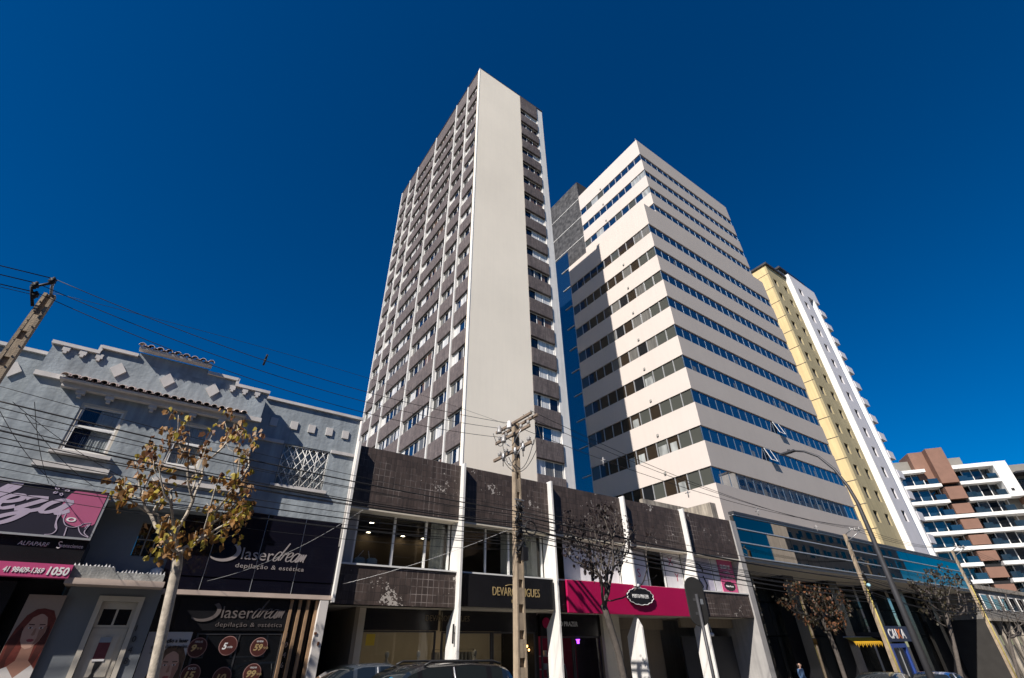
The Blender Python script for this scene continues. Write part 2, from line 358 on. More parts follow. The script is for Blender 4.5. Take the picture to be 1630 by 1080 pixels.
for bay in range(6):
    y0, y1 = YS[bay], YS[bay+1]; w = 5.7 if y1-y0 > 4 else 2.85; ym = (y0+y1)/2; sy = (y1-y0-.24)/(w-.24)
    for k in range(-2, 18):
        z = zb(k)
        o = put('spandrel', sp_mesh[('t', w) if k == 17 else w], tw, Matrix.Translation((TX, ym, z)) @ Matrix.Diagonal((1, sy, 1, 1)))
        bv = o.modifiers.new('bevel', 'BEVEL'); bv.width = .04; bv.segments = 2
        f = put('window', fr_mesh[('x', w)], tw, Matrix.Translation((TX+.27, ym, z-WH)) @ Matrix.Diagonal((1, sy, 1, 1)))
        put('glazing', random.choice(gl_mesh[('x', w)]), f, Matrix.Translation((TX+.27, ym, z-WH)) @ Matrix.Diagonal((1, sy, 1, 1)))
win_meshes(2.56, WH, 'y', 'y')
spy = MB().box(-1.34, 1.34, -.05, .3, 0, 2.655-WH).mesh('spandrel', m_tile_s); spt = MB().box(-1.34, 1.34, -.05, .3, 0, TTOP-.05-zb(17)).mesh('spandrel', m_tile_s)
for k in range(-3, 18):
    z = zb(k); o = put('spandrel', spt if k == 17 else spy, tw, T(21.72, TY, z)); bv = o.modifiers.new('bevel', 'BEVEL'); bv.width = .04; bv.segments = 2
    f = put('window', fr_mesh['y'], tw, T(21.72, TY+.2, z-WH)); put('glazing', random.choice(gl_mesh['y']), f, T(21.72, TY+.2, z-WH))

# ================================================================== WHITE OFFICE TOWER
OX, OY, OR, OB = 37.77, 22.7, 65.4, 37.43          # lower block: left face x, street face y, right end, back of the left face
UX, UY, UR, UB, UTOP = 41.9, 23.7, 65.6, 37.2, 66.5  # set-back upper block
LTOP = 2.105*OY
ow = thing('office_tower', 'pale office tower with continuous blue ribbon windows and set-back top storeys', 'building', (50, 30, ground(50)))
def ring(x0, y0, x1, y1, z0, z1, name, m, th=.35):
    b = MB(); v = []
    for z in (z0, z1): v += [(x0, y0, z), (x1, y0, z), (x1, y1, z), (x0, y1, z), (x0+th, y0+th, z), (x1-th, y0+th, z), (x1-th, y1-th, z), (x0+th, y1-th, z)]
    f = []
    for i in range(4):
        j = (i+1) % 4; f += [(i, j, j+8, i+8), (j+4, i+4, i+12, j+12), (i+8, j+8, j+12, i+12), (j, i, i+4, j+4)]
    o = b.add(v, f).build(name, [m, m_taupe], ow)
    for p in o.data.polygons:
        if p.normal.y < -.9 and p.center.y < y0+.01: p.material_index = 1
    return o
lo = [(.52+.1695*k)*OY for k in range(9)]; WHO = .066*OY
MB().box(OX+.4, OR-.4, OY+.4, OB-.4, 6, LTOP-.6).build('lower_core', m_room, ow)
MB().box(UX+.4, UR-.4, UY+.4, UB-.2, LTOP-.8, UTOP-.8).build('upper_core', m_room, ow)
MB().box(OX+.05, OR-.05, OY+.05, OB-.05, LTOP-.58, LTOP-.5).build('terrace', m_concrete, ow)
MB().box(UX+.05, UR-.05, UY+.05, UB-.05, UTOP-.7, UTOP-.6).build('roof', m_concrete, ow)
edges = [(6.0, lo[0])]+[(lo[k]+WHO, lo[k+1]) for k in range(8)]+[(lo[8]+WHO, LTOP)]
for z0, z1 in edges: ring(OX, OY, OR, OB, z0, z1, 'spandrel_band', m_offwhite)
up = [UY*q for q in (2.12, 2.278, 2.437, 2.597)]; WHU = .059*UY
e2 = [(LTOP-.8, up[0])]+[(up[k]+WHU, up[k+1]) for k in range(3)]+[(up[3]+WHU, UTOP)]
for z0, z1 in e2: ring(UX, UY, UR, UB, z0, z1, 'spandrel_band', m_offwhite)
NS, NL = 21, 11
PW, PL = (OR-OX)/NS, (OB-OY)/NL
pane_s = {m.name: MB().box(0, PW-.03, .0, .03, 0, WHO).mesh('pane', m) for m in (g_blue,)}
pane_s2 = [MB().box(0, PW-.03, .0, .03, 0, WHO).box(.05, PW*.5, -.004, 0, 0, WHO*.45, 1).mesh('pane', [g_blue, g_curtain_g]), MB().box(0, PW-.05, .0, .03, 0, WHO).box(PW*.6, PW*.86, -.004, 0, 0, WHO*.55, 1).mesh('pane', [g_blue, g_curtain_g])]
pane_l = [MB().box(0, .03, 0, PL-.06, 0, WHO).mesh('pane', m) for m in (g_green, g_brown, g_curtain_g, g_dark)]
pane_lb = MB().box(0, .03, 0, PL-.06, 0, WHO).box(-.005, 0, PL*.22, PL*.8, .02, WHO*.62, 1).mesh('pane', [g_brown, g_pale])
pane_lo = MB().box(0, .03, 0, PL-.06, 0, WHO).box(-.005, 0, PL*.1, PL*.86, .02, WHO*.66, 1).mesh('pane', [g_green, g_pale])
opened = set()
for px, py in ((1241.7, 686.7), (1230, 730), (1121, 385), (1147, 401), (1163, 412.5), (1118, 414), (1135.7, 425.5), (1163, 443), (1187.5, 458)):
    p = onY(px, py, OY); k = min(range(9), key=lambda q: abs(lo[q]+WHO/2-p.z)); opened.add((k, int((p.x-OX)/PW)))
sash = MB()
a = math.radians(17); ca, sa = math.cos(a), math.sin(a)
for (x0, x1, s0, s1) in ((0, .07, 0, WHO), (PW-.12, PW-.05, 0, WHO), (.07, PW-.12, 0, .07), (.07, PW-.12, WHO-.07, WHO)):
    pts = []
    for d in (-.02, .02):
        for x, s_ in ((x0, s0), (x1, s0), (x1, s1), (x0, s1)):
            pts.append((x, -s_*sa+d*ca, -s_*ca-d*sa))
    sash.add(pts, [(0, 1, 2, 3), (7, 6, 5, 4), (0, 4, 5, 1), (1, 5, 6, 2), (2, 6, 7, 3), (3, 7, 4, 0)])
sash.add([(x, -s_*sa, -s_*ca) for x, s_ in ((.07, .07), (PW-.12, .07), (PW-.12, WHO-.07), (.07, WHO-.07))], [(0, 1, 2, 3)], 1)
sash_m = sash.mesh('open_sash', [m_frame_w, g_blue])
far = MB(); fr = MB(); frd = MB()
m_mull = mat('blue_grey_mullion', (0.12, 0.17, 0.23), 0.4, 0.1, metal=.4)
for k in range(9):
    z = lo[k]
    for i in range(NS+1): frd.box(OX+i*PW-.02 if i else OX+.06, OX+i*PW+.02 if i else OX+.12, OY+.09, OY+.16, z, z+WHO)
    for i in range(1, NL+1): fr.box(OX+.06, OX+.16, OY+i*PL-.04, OY+i*PL+.04, z, z+WHO)
    for i in range(NS):
        x = OX+i*PW+.015
        if k == 8:
            far.box(x, x+PW-.05, OY+.12, OY+.15, z, z+WHO); continue
        rr = random.random(); me = pane_s2[0] if rr < .07 else pane_s2[1] if rr < .16 else pane_s['blue_solar_glass']
        put('pane', me, ow, T(x, OY+.12, z))
        if (k, i) in opened: put('open_sash', sash_m, ow, T(x, OY+.05, z+WHO))
    for i in range(NL):
        y = OY+i*PL+.03+(.1 if i == 0 else 0)
        if i < 2: me = pane_l[0] if k < 8 else pane_l[2]
        elif i < 7:
            rr = random.random(); me = pane_lb if (k < 3 and rr < .4) else pane_l[1] if rr < .55 else pane_l[2] if rr < .72 else pane_l[0] if rr < .85 else pane_l[3]
        else: me = pane_l[1] if i != 10 else pane_l[0]
        if k in (1, 2, 3, 4) and i == 3 and k % 2: me = pane_lo
        put('pane', me, ow, T(OX+.12, y, z))
PWU, PLU = (UR-UX)/18, (UB-UY)/10
pane_u = MB().box(0, .03, 0, PLU-.06, 0, WHU).mesh('pane', g_blue); pane_u2 = MB().box(0, .03, 0, PLU-.06, 0, WHU).mesh('pane', g_pale); pane_u3 = MB().box(0, .03, 0, PLU-.06, 0, WHU).mesh('pane', g_green)
for k in range(4):
    z = up[k]
    for i in range(19): frd.box(UX+i*PWU-.02 if i else UX+.06, UX+i*PWU+.02 if i else UX+.12, UY+.09, UY+.16, z, z+WHU)
    for i in range(1, 11): fr.box(UX+.06, UX+.16, UY+i*PLU-.04, UY+i*PLU+.04, z, z+WHU)
    for i in range(18): far.box(UX+i*PWU+.03, UX+(i+1)*PWU-.03, UY+.12, UY+.15, z, z+WHU)
    if k:
        for i in range(10): put('pane', pane_u if random.random() < .72 else random.choice([pane_u2, pane_u3, pane_u3]), ow, T(UX+.12, UY+i*PLU+.04, z))
    for i in range(0 if k == 0 else 10, 10): far.box(UX+.12, UX+.15, UY+i*PLU+.03, UY+(i+1)*PLU-.03, z, z+WHU)
far.build('far_panes', g_blue, ow)['kind'] = 'stuff'
fr.build('mullions', m_alu, ow)['kind'] = 'stuff'; frd.build('street_mullions', m_mull, ow)['kind'] = 'stuff'
m_core_v = mat('vent_grey', (.3, .29, .27), .7, .15)
# small vent boxes under each ribbon on the left face
vb = MB().box(-.08, 0, -.12, .12, -.12, .12).box(-.12, -.08, -.1, .1, -.14, -.04).mesh('vent', m_core_v)
for k in range(8): put('vent', vb, ow, T(OX, 27.6, lo[k]+WHO+.62))
for k in range(1, 4): put('vent', vb, ow, T(UX, 32.2, up[k]+WHU+.5))
# lift core behind and the glazed link
m_core = mat('core_dark_render', (0.075, 0.073, 0.072), 0.6, 0.9, 1.3, 0.4, 14, streak=0.2)
m_core_b = mat('core_black', (0.03, 0.03, 0.032), 0.8, 0.2)
CT = 1.904*UB; cz = [(-5, 47.6)]+[(47.72+i*4.6, 47.72+i*4.6+4.5) for i in range(5)]
MB().box(UX+.3, 50, UB+.3, 50, -5, CT-.1).build('lift_core', m_core_b, ow)
for z0, z1 in cz:
    MB().box(UX+.05, UX+.3, UB+.0 if z0 > 0 else UB+4.1, 50, z0, min(z1, CT)).build('core_panel', m_core, ow)
MB().box(UX+.05, UX+.3, UB+.0, UB+4.1, -5, 47.6).build('core_panel', m_core, ow)
MB().box(UX+.3, 50, UB+.05, UB+.3, 50, CT).build('core_panel', m_core_b, ow)
for z in [47.62+i*4.6 for i in range(5)]: MB().box(UX+.0, UX+.3, UB+.02, 50, z, z+.1).build('joint_strip', m_frame_w, ow)
lk = MB().box(OX+2.6, OX+2.7, 39.85, 52, -5, 54.4)
lk.build('link_glazing', g_blue, ow)
for k in range(15): MB().box(OX+2.45, OX+2.61, 40.0, 41.6, -1+k*3.7, -.95+k*3.7).build('link_rail', m_frame_w, ow)
MB().tube([(46, 39, CT-.4), (46, 39, CT+1.4)], .04).build('roof_mast', m_steel, ow)
MB().tube([(UX+.3, UY+.3, UTOP), (UX+.3, UY+.3, UTOP+.9)], .04).build('roof_mast', m_steel, ow)

# ================================================================== YELLOW APARTMENT TOWER
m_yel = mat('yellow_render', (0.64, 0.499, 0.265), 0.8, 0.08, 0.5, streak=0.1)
m_yel_dim = mat('dimmed_yellow_render', (0.39, 0.326, 0.186), 0.85, 0.1, 0.3, streak=0.15)  # the tower's yellow, darkened to olive for the side with less sun
m_grey_l = mat('pale_grey_dimmed_white', (0.576, 0.56, 0.576), 0.85, 0.04, 0.4, streak=0.05)  # pale grey; also the white block's street side, painted dimmer for weaker sun
m_wht2 = mat('bright_white_render', (0.706, 0.697, 0.672), 0.8, 0.03, 0.4)
m_bluep = mat('blue_paint', (0.02, 0.075, 0.18), 0.5, 0.1, 0.5)
ya = thing('residential_tower', 'yellow and white apartment tower with a blue vertical stripe beside the office tower', 'building', (76, 28, ground(76)))
YX, YY, WX, WY = 67.4, 22.0, 73.5, 21.27
YT, WT = 52.0, 52.6
FL = 2.79
wins_o = []; wins_g = []
zrow = [2.222*YY-FL*j for j in range(14)]
def wall_with_holes(x0, x1, y, th, z0, z1, holes, m, name, parent):
    """wall slab facing -Y with rectangular openings"""
    xs = sorted({x0, x1, *[h[0] for h in holes], *[h[1] for h in holes]}); zs = sorted({z0, z1, *[h[2] for h in holes], *[h[3] for h in holes]})
    b = MB()
    def solid(i, j):
        if i < 0 or j < 0 or i >= len(xs)-1 or j >= len(zs)-1: return False
        cx, cz = (xs[i]+xs[i+1])/2, (zs[j]+zs[j+1])/2
        return not any(h[0] < cx < h[1] and h[2] < cz < h[3] for h in holes)
    for i in range(len(xs)-1):
        for j in range(len(zs)-1):
            if not solid(i, j): continue
            a, c, d, e = xs[i], xs[i+1], zs[j], zs[j+1]
            b.add([(a, y, d), (c, y, d), (c, y, e), (a, y, e)], [(0, 1, 2, 3)])
            b.add([(a, y+th, d), (c, y+th, d), (c, y+th, e), (a, y+th, e)], [(3, 2, 1, 0)])
            if not solid(i-1, j): b.add([(a, y, d), (a, y, e), (a, y+th, e), (a, y+th, d)], [(0, 1, 2, 3)])
            if not solid(i+1, j): b.add([(c, y, d), (c, y, e), (c, y+th, e), (c, y+th, d)], [(3, 2, 1, 0)])
            if not solid(i, j-1): b.add([(a, y, d), (c, y, d), (c, y+th, d), (a, y+th, d)], [(3, 2, 1, 0)])
            if not solid(i, j+1): b.add([(a, y, e), (c, y, e), (c, y+th, e), (a, y+th, e)], [(0, 1, 2, 3)])
    me = b.mesh(name, m)
    bm = bmesh.new(); bm.from_mesh(me); bmesh.ops.remove_doubles(bm, verts=bm.verts, dist=1e-4); bmesh.ops.recalc_face_normals(bm, faces=bm.faces); bm.to_mesh(me); bm.free()
    return put(name, me, parent)
ho = [(x-.1, x+1.05, z-.7, z+.65) for z in zrow for x in (68.35, 71.55)]
hg = [(75.25, 76.4, z-.7, z+.65) for z in [2.333*WY-FL*j for j in range(14)]]
wall_with_holes(YX, WX+.2, YY, .3, 6, YT, ho, m_yel_dim, 'dimmed_yellow_wall', ya)
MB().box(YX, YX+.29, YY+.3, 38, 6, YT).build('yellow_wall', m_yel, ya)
MB().box(YX+.3, 84, YY+.6, 38, 6, YT-.2).build('core_wall', m_grey_l, ya)
MB().box(YX-.25, WX, YY-.3, 38, YT, YT+.35).build('roof_slab', m_alu_d, ya)
MB().box(WX, WX+.25, WY+.25, YY+3, 6, WT).build('white_return_wall', m_wht2, ya)
MB().box(WX, WX+.25, WY, WY+.25, 6, WT).build('white_corner', m_wht2, ya)
wall_with_holes(WX+.26, 78.0, WY, .3, 6, WT, hg, m_grey_l, 'dimmed_white_wall', ya)
MB().box(78.0, 80.1, WY+.5, WY+.7, 6, WT-2.8).build('blue_stripe', m_bluep, ya)
MB().box(78.0, 82.4, WY+.02, WY+.7, WT-2.8, WT).build('top_beam', m_grey_l, ya)
MB().box(80.1, 80.6, WY-.02, WY+.7, 6, WT-2.8).build('white_pilaster', m_wht2, ya)
MB().box(80.6, 84, WY+2.2, WY+2.4, 6, WT-1).build('balcony_back_wall', m_grey_l, ya)
for j in range(17):
    z = WT-5.7-FL*j
    o = MB().box(80.62, 82.5, WY-.1, WY+.1, z, z+1.1).box(80.62, 82.5, WY+.1, WY+2.2, z, z+.15).box(82.4, 82.5, WY+.1, WY+2.2, z+.15, z+1.1).build('balcony', m_grey_l, ya)
MB().box(WX+.3, 79, WY+1.2, 30, WT, WT+2.0).build('penthouse_wall', m_grey_l, ya)
MB().box(WX-.1, 80, WY+.7, 31, WT+2.0, WT+2.35).build('roof_slab', m_alu_d, ya)
MB().box(WX+.2, 80, WY+.2, WY+.25, WT+.0, WT+1.0).build('roof_balustrade', g_dark, ya)
for z in [zrow[0]+1.3-FL*j for j in range(18)]: MB().box(YX-.03, YX+.05, YY+.02, 38, z, z+.07).build('joint_strip', m_core, ya)
fwin = MB().box(-.575, .575, .24, .26, -.675, .675).mesh('pane', g_dark)
fwf = MB().box(-.575, -.53, .17, .24, -.675, .675).box(.53, .575, .17, .24, -.675, .675).box(-.53, .53, .17, .24, .63, .675).box(-.53, .53, .17, .24, -.675, -.63).box(-.02, .02, .17, .24, -.63, .63).mesh('window', m_alu_d)
for h in ho: w_ = put('window', fwf, ya, T((h[0]+h[1])/2, YY, (h[2]+h[3])/2)); put('pane', fwin, w_, T((h[0]+h[1])/2, YY, (h[2]+h[3])/2))
for h in hg: w_ = put('window', fwf, ya, T((h[0]+h[1])/2, WY, (h[2]+h[3])/2)); put('pane', fwin, w_, T((h[0]+h[1])/2, WY, (h[2]+h[3])/2))

# ================================================================== BROWN AND WHITE BALCONY BUILDING AT THE END OF THE STREET
m_brown = mat('brown_cladding', (0.212, 0.115, 0.081), 0.7, 0.15, 0.6, 0.2, 20)
m_greyr = mat('grey_cladding', (0.20, 0.19, 0.17), 0.8, 0.12, 0.6)
g_rail = glass_mat('blue_railing_glass', (0.012, 0.03, 0.05), 1.9, 0.03, 0.02)
BD = Vector((0.59645, -0.80265, 0)); BN = Vector((0.80265, 0.59645, 0))
bbr = math.atan2(BD.y, BD.x)
bb = thing('balcony_building', 'apartment block with white balcony slabs, brown panels and blue glass at street end', 'building', (122.3, 31.6, ground(130)), rz=bbr)
BM = T(122.3, 31.6, 0, bbr)
def bpart(name, m, *boxes):
    b = MB()
    for q in boxes: b.box(*q)
    return b.build(name, m, bb, BM)
# local frame: x = along the facade to the right, y = into the building
bpart('core_wall', m_greyr, (-12, 30, 2.2, 16, -8, 29.6))
ZS = [29.8, 26.7, 23.55, 20.65, 17.8, 15.0, 12.25, 9.45, 6.7, 3.9, 1.1]
for i, z in enumerate(ZS):
    if i == 0: segs = [(-8, 4.0), (8.6, 15.3)]
    elif i in (1, 2): segs = [(-8, 5.55), (8.7, 15.3)]
    elif i in (3, 4, 5): segs = [(-8, 17.0)]
    else: segs = [(-8, 5.6), (8.6, 17)]
    for a, c in segs:
        bpart('balcony_slab', m_wht2, (a, c, -.6, 2.2, z-.62, z))
    if i:
        zt = ZS[i-1]-.62
        for a, c, n in ((-7.5, 5.4, 7), (8.8, 15.2, 4)):
            for q in range(n):
                u0_, u1_ = a+(c-a)*q/n, a+(c-a)*(q+1)/n
                gl = bpart('glazed_bay', g_rail if q % 2 else g_dark, (u0_+.06, u1_-.06, 1.0 if q % 3 else 1.9, 2.0, z, zt))
                if q % 3 == 0: bpart('railing', g_rail, (u0_+.05, u1_-.05, -.5, -.46, z, z+1.05))
            bpart('frame', m_frame_w, *[(a+(c-a)*q/n-.06, a+(c-a)*q/n+.06, .9, 1.05, z, zt) for q in range(n+1)])
        bpart('brown_panel', m_brown, (5.62, 8.55, -.9 if i < 3 else -.3, 2.2, z-.4+(.6 if i > 2 else .3), zt-.25 if i > 1 else 33.7))
        bpart('shadow_gap', m_black, (5.7, 8.5, .3, 2.2, zt-.25, zt+.4))
bpart('brown_core', m_brown, (3.0, 8.6, .8, 6, 28, 33.65))
bpart('roof_block', m_greyr, (-6, 3.0, 2.4, 12, 29.6, 32.4), (8.6, 12.3, 2.4, 12, 29.6, 32.2))
bpart('white_frame', m_wht2, (15.3, 17.6, -.7, 1.5, 23.1, 29.87), (8.65, 15.3, -.7, 1.5, 29.15, 29.9))
for i in range(8):
    z = 21.3-2.85*i
    bpart('balcony_slab', m_wht2, (17.7, 30, -.3, 2.2, z, z+.6))
    for q in range(4): bpart('glazed_bay', g_rail if q % 2 else g_dark, (17.8+q*3, 20.6+q*3, 1.2, 1.9, z+.6, z+2.85))
    bpart('brown_panel', m_brown, (17.7, 19.6, .0, 2.2, z+.6, z+2.85))
bpart('upper_wall', m_greyr, (17.8, 30, 1.8, 14, 24, 27.2)); bpart('roof_canopy', m_alu_d, (17.9, 31, -1.5, 4, 27.2, 27.5))
bpart('pane', g_rail, (18.2, 22, 1.7, 1.79, 24.3, 26.6)); bpart('pane', g_rail, (22.4, 27, 1.7, 1.79, 24.3, 26.6))
wh = MB().box(15.95, 16.45, -.72, -.699, 24.1, 24.6).build('vent_window', m_black, bb, BM)

# ================================================================== BROWN TILED SHOP BUILDING
SY = 19.0
sh = thing('shop_building', 'two storey shop building clad in dark brown tiles with white vertical fins', 'building', (19, 22, ground(19)))
FX = [5.58, 10.62, 15.82, 21.2, 26.6, 32.05]          # fins and right end
PT, PB = 7.30, 4.87                                   # parapet top / bottom
WB, WTp = 2.82, 4.84                                  # window band
FB = 1.48                                             # fascia bottom = soffit
m_soffit = mat('cream_soffit', (0.589, 0.532, 0.427), 0.85, 0.08, 1.0, streak=0.05)
m_grey_fin = mat('grey_plaster', (0.33, 0.32, 0.31), 0.85, 0.12, 1.5, 0.2, 30, streak=0.2)
MB().box(FX[0]-.1, FX[-1], 23.6, 24.0, -4, PT-.4).box(FX[0]-.1, FX[0]+.1, 19.9, 23.6, -4, PT-.4).build('rear_wall', m_grey_fin, sh)
MB().box(FX[0], FX[-1], SY+.25, 24.0, PT-.9, PT-.7).build('roof_slab', m_concrete, sh)
MB().box(FX[0], FX[-1], SY+.02, 24, FB, FB+.2).build('soffit', m_soffit, sh)
m_ceil = mat('ceiling_brown', (0.16, 0.12, 0.085), 0.9, 0.1)
MB().box(FX[0], FX[-1], SY+.95, 23.6, WTp+.0, WTp+.2).build('upper_ceiling', m_ceil, sh)
MB().box(FX[0], FX[-1], SY+.8, 23.6, WB-.5, WB-.35).build('upper_floor', m_room, sh)
MB().box(FX[0]+.1, FX[-1], 23.4, 23.6, WB-.3, WTp).build('upper_back_wall', m_ceil, sh)
for i in range(5):
    a, c = FX[i]+.1, FX[i+1]
    if i == 4: c -= .0
    MB().box(a, c, SY, SY+.24, PB, PT).build('parapet_panel', m_tile, sh)
    MB().box(a, c, SY+.02, SY+.62, PB-.10, PB-.002).build('window_head', m_soffit, sh)
    if i != 1:
        MB().box(a, c, SY, SY+.5, FB+.0 if i != 4 else FB+.0, WB-.06).build('fascia_panel', m_tile if i != 1 else m_dark, sh)
    MB().box(a, c, SY-.05, SY+.62, WB-.058, WB).build('window_sill', m_frame_w, sh)
# the fins: a bright tapered blade, deeper where the wall behind it steps back
for i, x in enumerate(FX[:-1]):
    fy = SY-.31
    prof = [(fy, ground(x)), (SY+.6, ground(x)), (SY+.6, .85), (SY+.06, FB), (SY+.06, WB-.1), (SY+.6, WB-.05), (SY+.6, WTp-.1), (SY+.06, PB+.03), (SY+.06, PT+.06), (fy, PT+.06)]
    if i == 0: prof = [(fy, FB+.02), (SY+.06, FB+.02), (SY+.06, WB-.1), (SY+.6, WB-.05), (SY+.6, WTp-.1), (SY+.06, PB+.03), (SY+.06, PT+.06), (fy, PT+.06)]
    if i == 3: prof = [(SY+.03, FB-.02), (SY-.30, .9), (fy, ground(x)), (SY+.75, ground(x)), (SY+.75, .5)]
    MB().prism(prof, x, x+.1, 'x').build('white_fin', m_fin, sh)
    if i == 3:
        MB().prism([(fy, WB-.1), (SY+.6, WB-.05), (SY+.6, WTp-.1), (SY+.06, PB+.03), (SY+.06, PT+.06), (fy, PT+.06)], x, x+.1, 'x').build('white_fin', m_fin, sh)
MB().box(FX[-1], FX[-1]+.55, SY-.1, 24, -6, PT+.0).build('end_pier', m_grey_fin, sh)
MB().box(27.2, FX[-1]+.2, SY+3.2, SY+3.5, PT-.6, PT+1.55).build('roof_wall', m_concrete, sh)
MB().box(FX[-1]-.35, FX[-1]+.3, SY+.9, SY+3.19, PT-.6, PT+1.4).build('roof_wall', m_concrete, sh)
# upper windows
m_sheer = mat('sheer_curtain', (0.55, 0.53, 0.47), 0.9, 0.15, 3.0)
def curtain(x0, x1, y, z0, z1, name, m, parent, amp=.04, n=None):
    b = MB(); n = n or max(8, int((x1-x0)/.06)); v = []; f = []
    for i in range(n+1):
        x = x0+(x1-x0)*i/n; yy = y+amp*math.sin(i*1.9)+amp*.4*math.sin(i*.7)
        v += [(x, yy, z0), (x, yy, z1)]
    for i in range(n): f.append((2*i, 2*i+2, 2*i+3, 2*i+1))
    b.add(v, f, 0, True); return b.build(name, m, parent)
wy = SY+.6
for i in range(5):
    a, c = FX[i]+.35, FX[i+1]-.12
    if i == 0: cuts = [a+.4, a+2.0, a+3.45, c]
    elif i == 1: cuts = [a, a+1.45, a+2.75, c]
    elif i == 2: cuts = [a, a+1.6, a+3.2, c]
    elif i == 3: cuts = [a, a+.5, a+1.9, a+3.3, c]
    else: cuts = [a, a+2.6, a+3.4, c]
    w = MB()
    w.box(cuts[0]-.05, c, wy, wy+.08, WB, WB+.07).box(cuts[0]-.05, c, wy, wy+.08, WTp-.07, WTp)
    for x in cuts: w.box(x-.045, x+.045, wy-.01, wy+.09, WB+.07, WTp-.07)
    wo_ = w.build('window', m_frame_w, sh)
    for q in range(len(cuts)-1): MB().box(cuts[q]+.046, cuts[q+1]-.046, wy+.03, wy+.045, WB+.071, WTp-.071).build('pane', g_clear, wo_)
    if i == 0: MB().box(a-.15, cuts[0]-.05, wy-.1, wy+.05, WB, WTp).build('window_pier', m_grey_fin, sh)
curtain(9.75, 10.45, wy+.3, WB, WTp-.05, 'curtain', m_sheer, sh); curtain(14.6, 15.6, wy+.3, WB, WTp-.05, 'curtain', m_sheer, sh)
curtain(13.6, 14.55, wy+.5, WB, WTp-.05, 'roller_blind', mat('roller_blind', (0.42, 0.40, 0.35), .8, .05), sh, 0.0, 4)
m_print_w = mat('white_window_film', (0.62, 0.60, 0.62), 0.5, 0.06, 2.0, streak=.08); m_print_l = mat('lilac_window_film', (0.45, 0.42, 0.50), 0.5, 0.2, 1.2)
m_pink = mat('magenta_panel', (0.391, 0.007, 0.072), 0.4, 0.05, 1.0, spec=.3); m_pink2 = mat('dusty_pink_panel', (0.50, 0.07, 0.19), 0.45, 0.1, 1.5)
m_lett_w = mat('white_lettering', (0.75, 0.74, 0.73), 0.5, 0.03); m_lett_g = mat('gold_lettering', (0.62, 0.46, 0.22), 0.35, 0.1, metal=.5); m_lett_r = mat('crimson_lettering', (0.42, 0.02, 0.08), 0.5, 0.1)
m_lett_s = mat('silver_lettering', (0.50, 0.44, 0.42), 0.35, 0.1, metal=.4); m_ink = mat('black_ink', (0.01, 0.01, 0.012), 0.6, 0.1)
fy_ = wy-.014
def film(name, m, x0, x1, z0, z1, y=fy_, parent=None, t=.006): return MB().box(x0, x1, y, y+t, z0, z1).build(name, m, parent or sh)
film('window_film', m_print_w, 21.65, 22.0, WB+.1, WTp-.1); film('window_film', m_print_w, 22.15, 23.3, WB+.1, WTp-.1); film('window_film', m_print_w, 24.95, 26.4, WB+.1, WTp-.1)
film('window_film', m_print_w, 17.1, 18.9, WB+.1, WTp-.1); film('window_film', m_print_w, 19.1, 21.0, WB+.1, WTp-.1)
film('window_film', m_print_l, 27.0, 29.5, WB+.1, WTp-.1); film('window_film', m_print_w, 29.65, 30.25, WB+.1, WTp-.1)
pk = MB().box(30.3, 31.9, wy-.06, wy-.02, WB+.05, WTp-.05).build('window_poster', m_pink2); tag(pk, 'pink printed poster at the right end of the upper shop windows', 'poster')
text_xz('lettering', 'QUEM SE', .3, 30.5, wy-.062, WB+1.45, m_lett_w, pk, width=1.1, bold=.01); text_xz('lettering', 'cuida', .24, 30.75, wy-.062, WB+1.17, m_lett_w, pk, width=.7)
text_xz('lettering', 'se valoriza', .22, 30.5, wy-.062, WB+.86, m_lett_w, pk, width=1.15)
def scallop(cx, cz, rx, rz, n=12, k=.1):
    return [(cx+rx*(1+k*abs(math.sin(n/2*t)))*math.cos(t), cz+rz*(1+k*abs(math.sin(n/2*t)))*math.sin(t)) for t in [2*math.pi*i/96 for i in range(96)]]
MB().prism(scallop(31.1, WB+.42, .56, .26), wy-.064, wy-.06, 'y').build('badge', m_ink, pk); text_xz('lettering', 'Muito Prazer', .16, 30.7, wy-.067, WB+.37, m_lett_w, pk, width=.8)
for ch, px, pz in (('X', 25.35, WB+1.3), ('Y', 25.75, WB+.45), ('S', 22.5, WB+.5)): text_xz('lettering', ch, .62, px, fy_-.004, pz, m_lett_r, sh, extrude=.002)
MB().tube([(28.15+.42*math.cos(t), fy_-.01, 3.95+.42*math.sin(t)) for t in [i*.42 for i in range(11)]], .05, 5).tube([(27.9, fy_-.01, 3.9), (28.0, fy_-.01, 3.5), (28.3, fy_-.01, 3.1), (28.1, fy_-.01, 2.95)], .045, 5).tube([(28.5, fy_-.01, 3.7), (28.75, fy_-.01, 3.2), (28.6, fy_-.01, 2.95)], .045, 5).build('window_drawing', m_ink, sh)
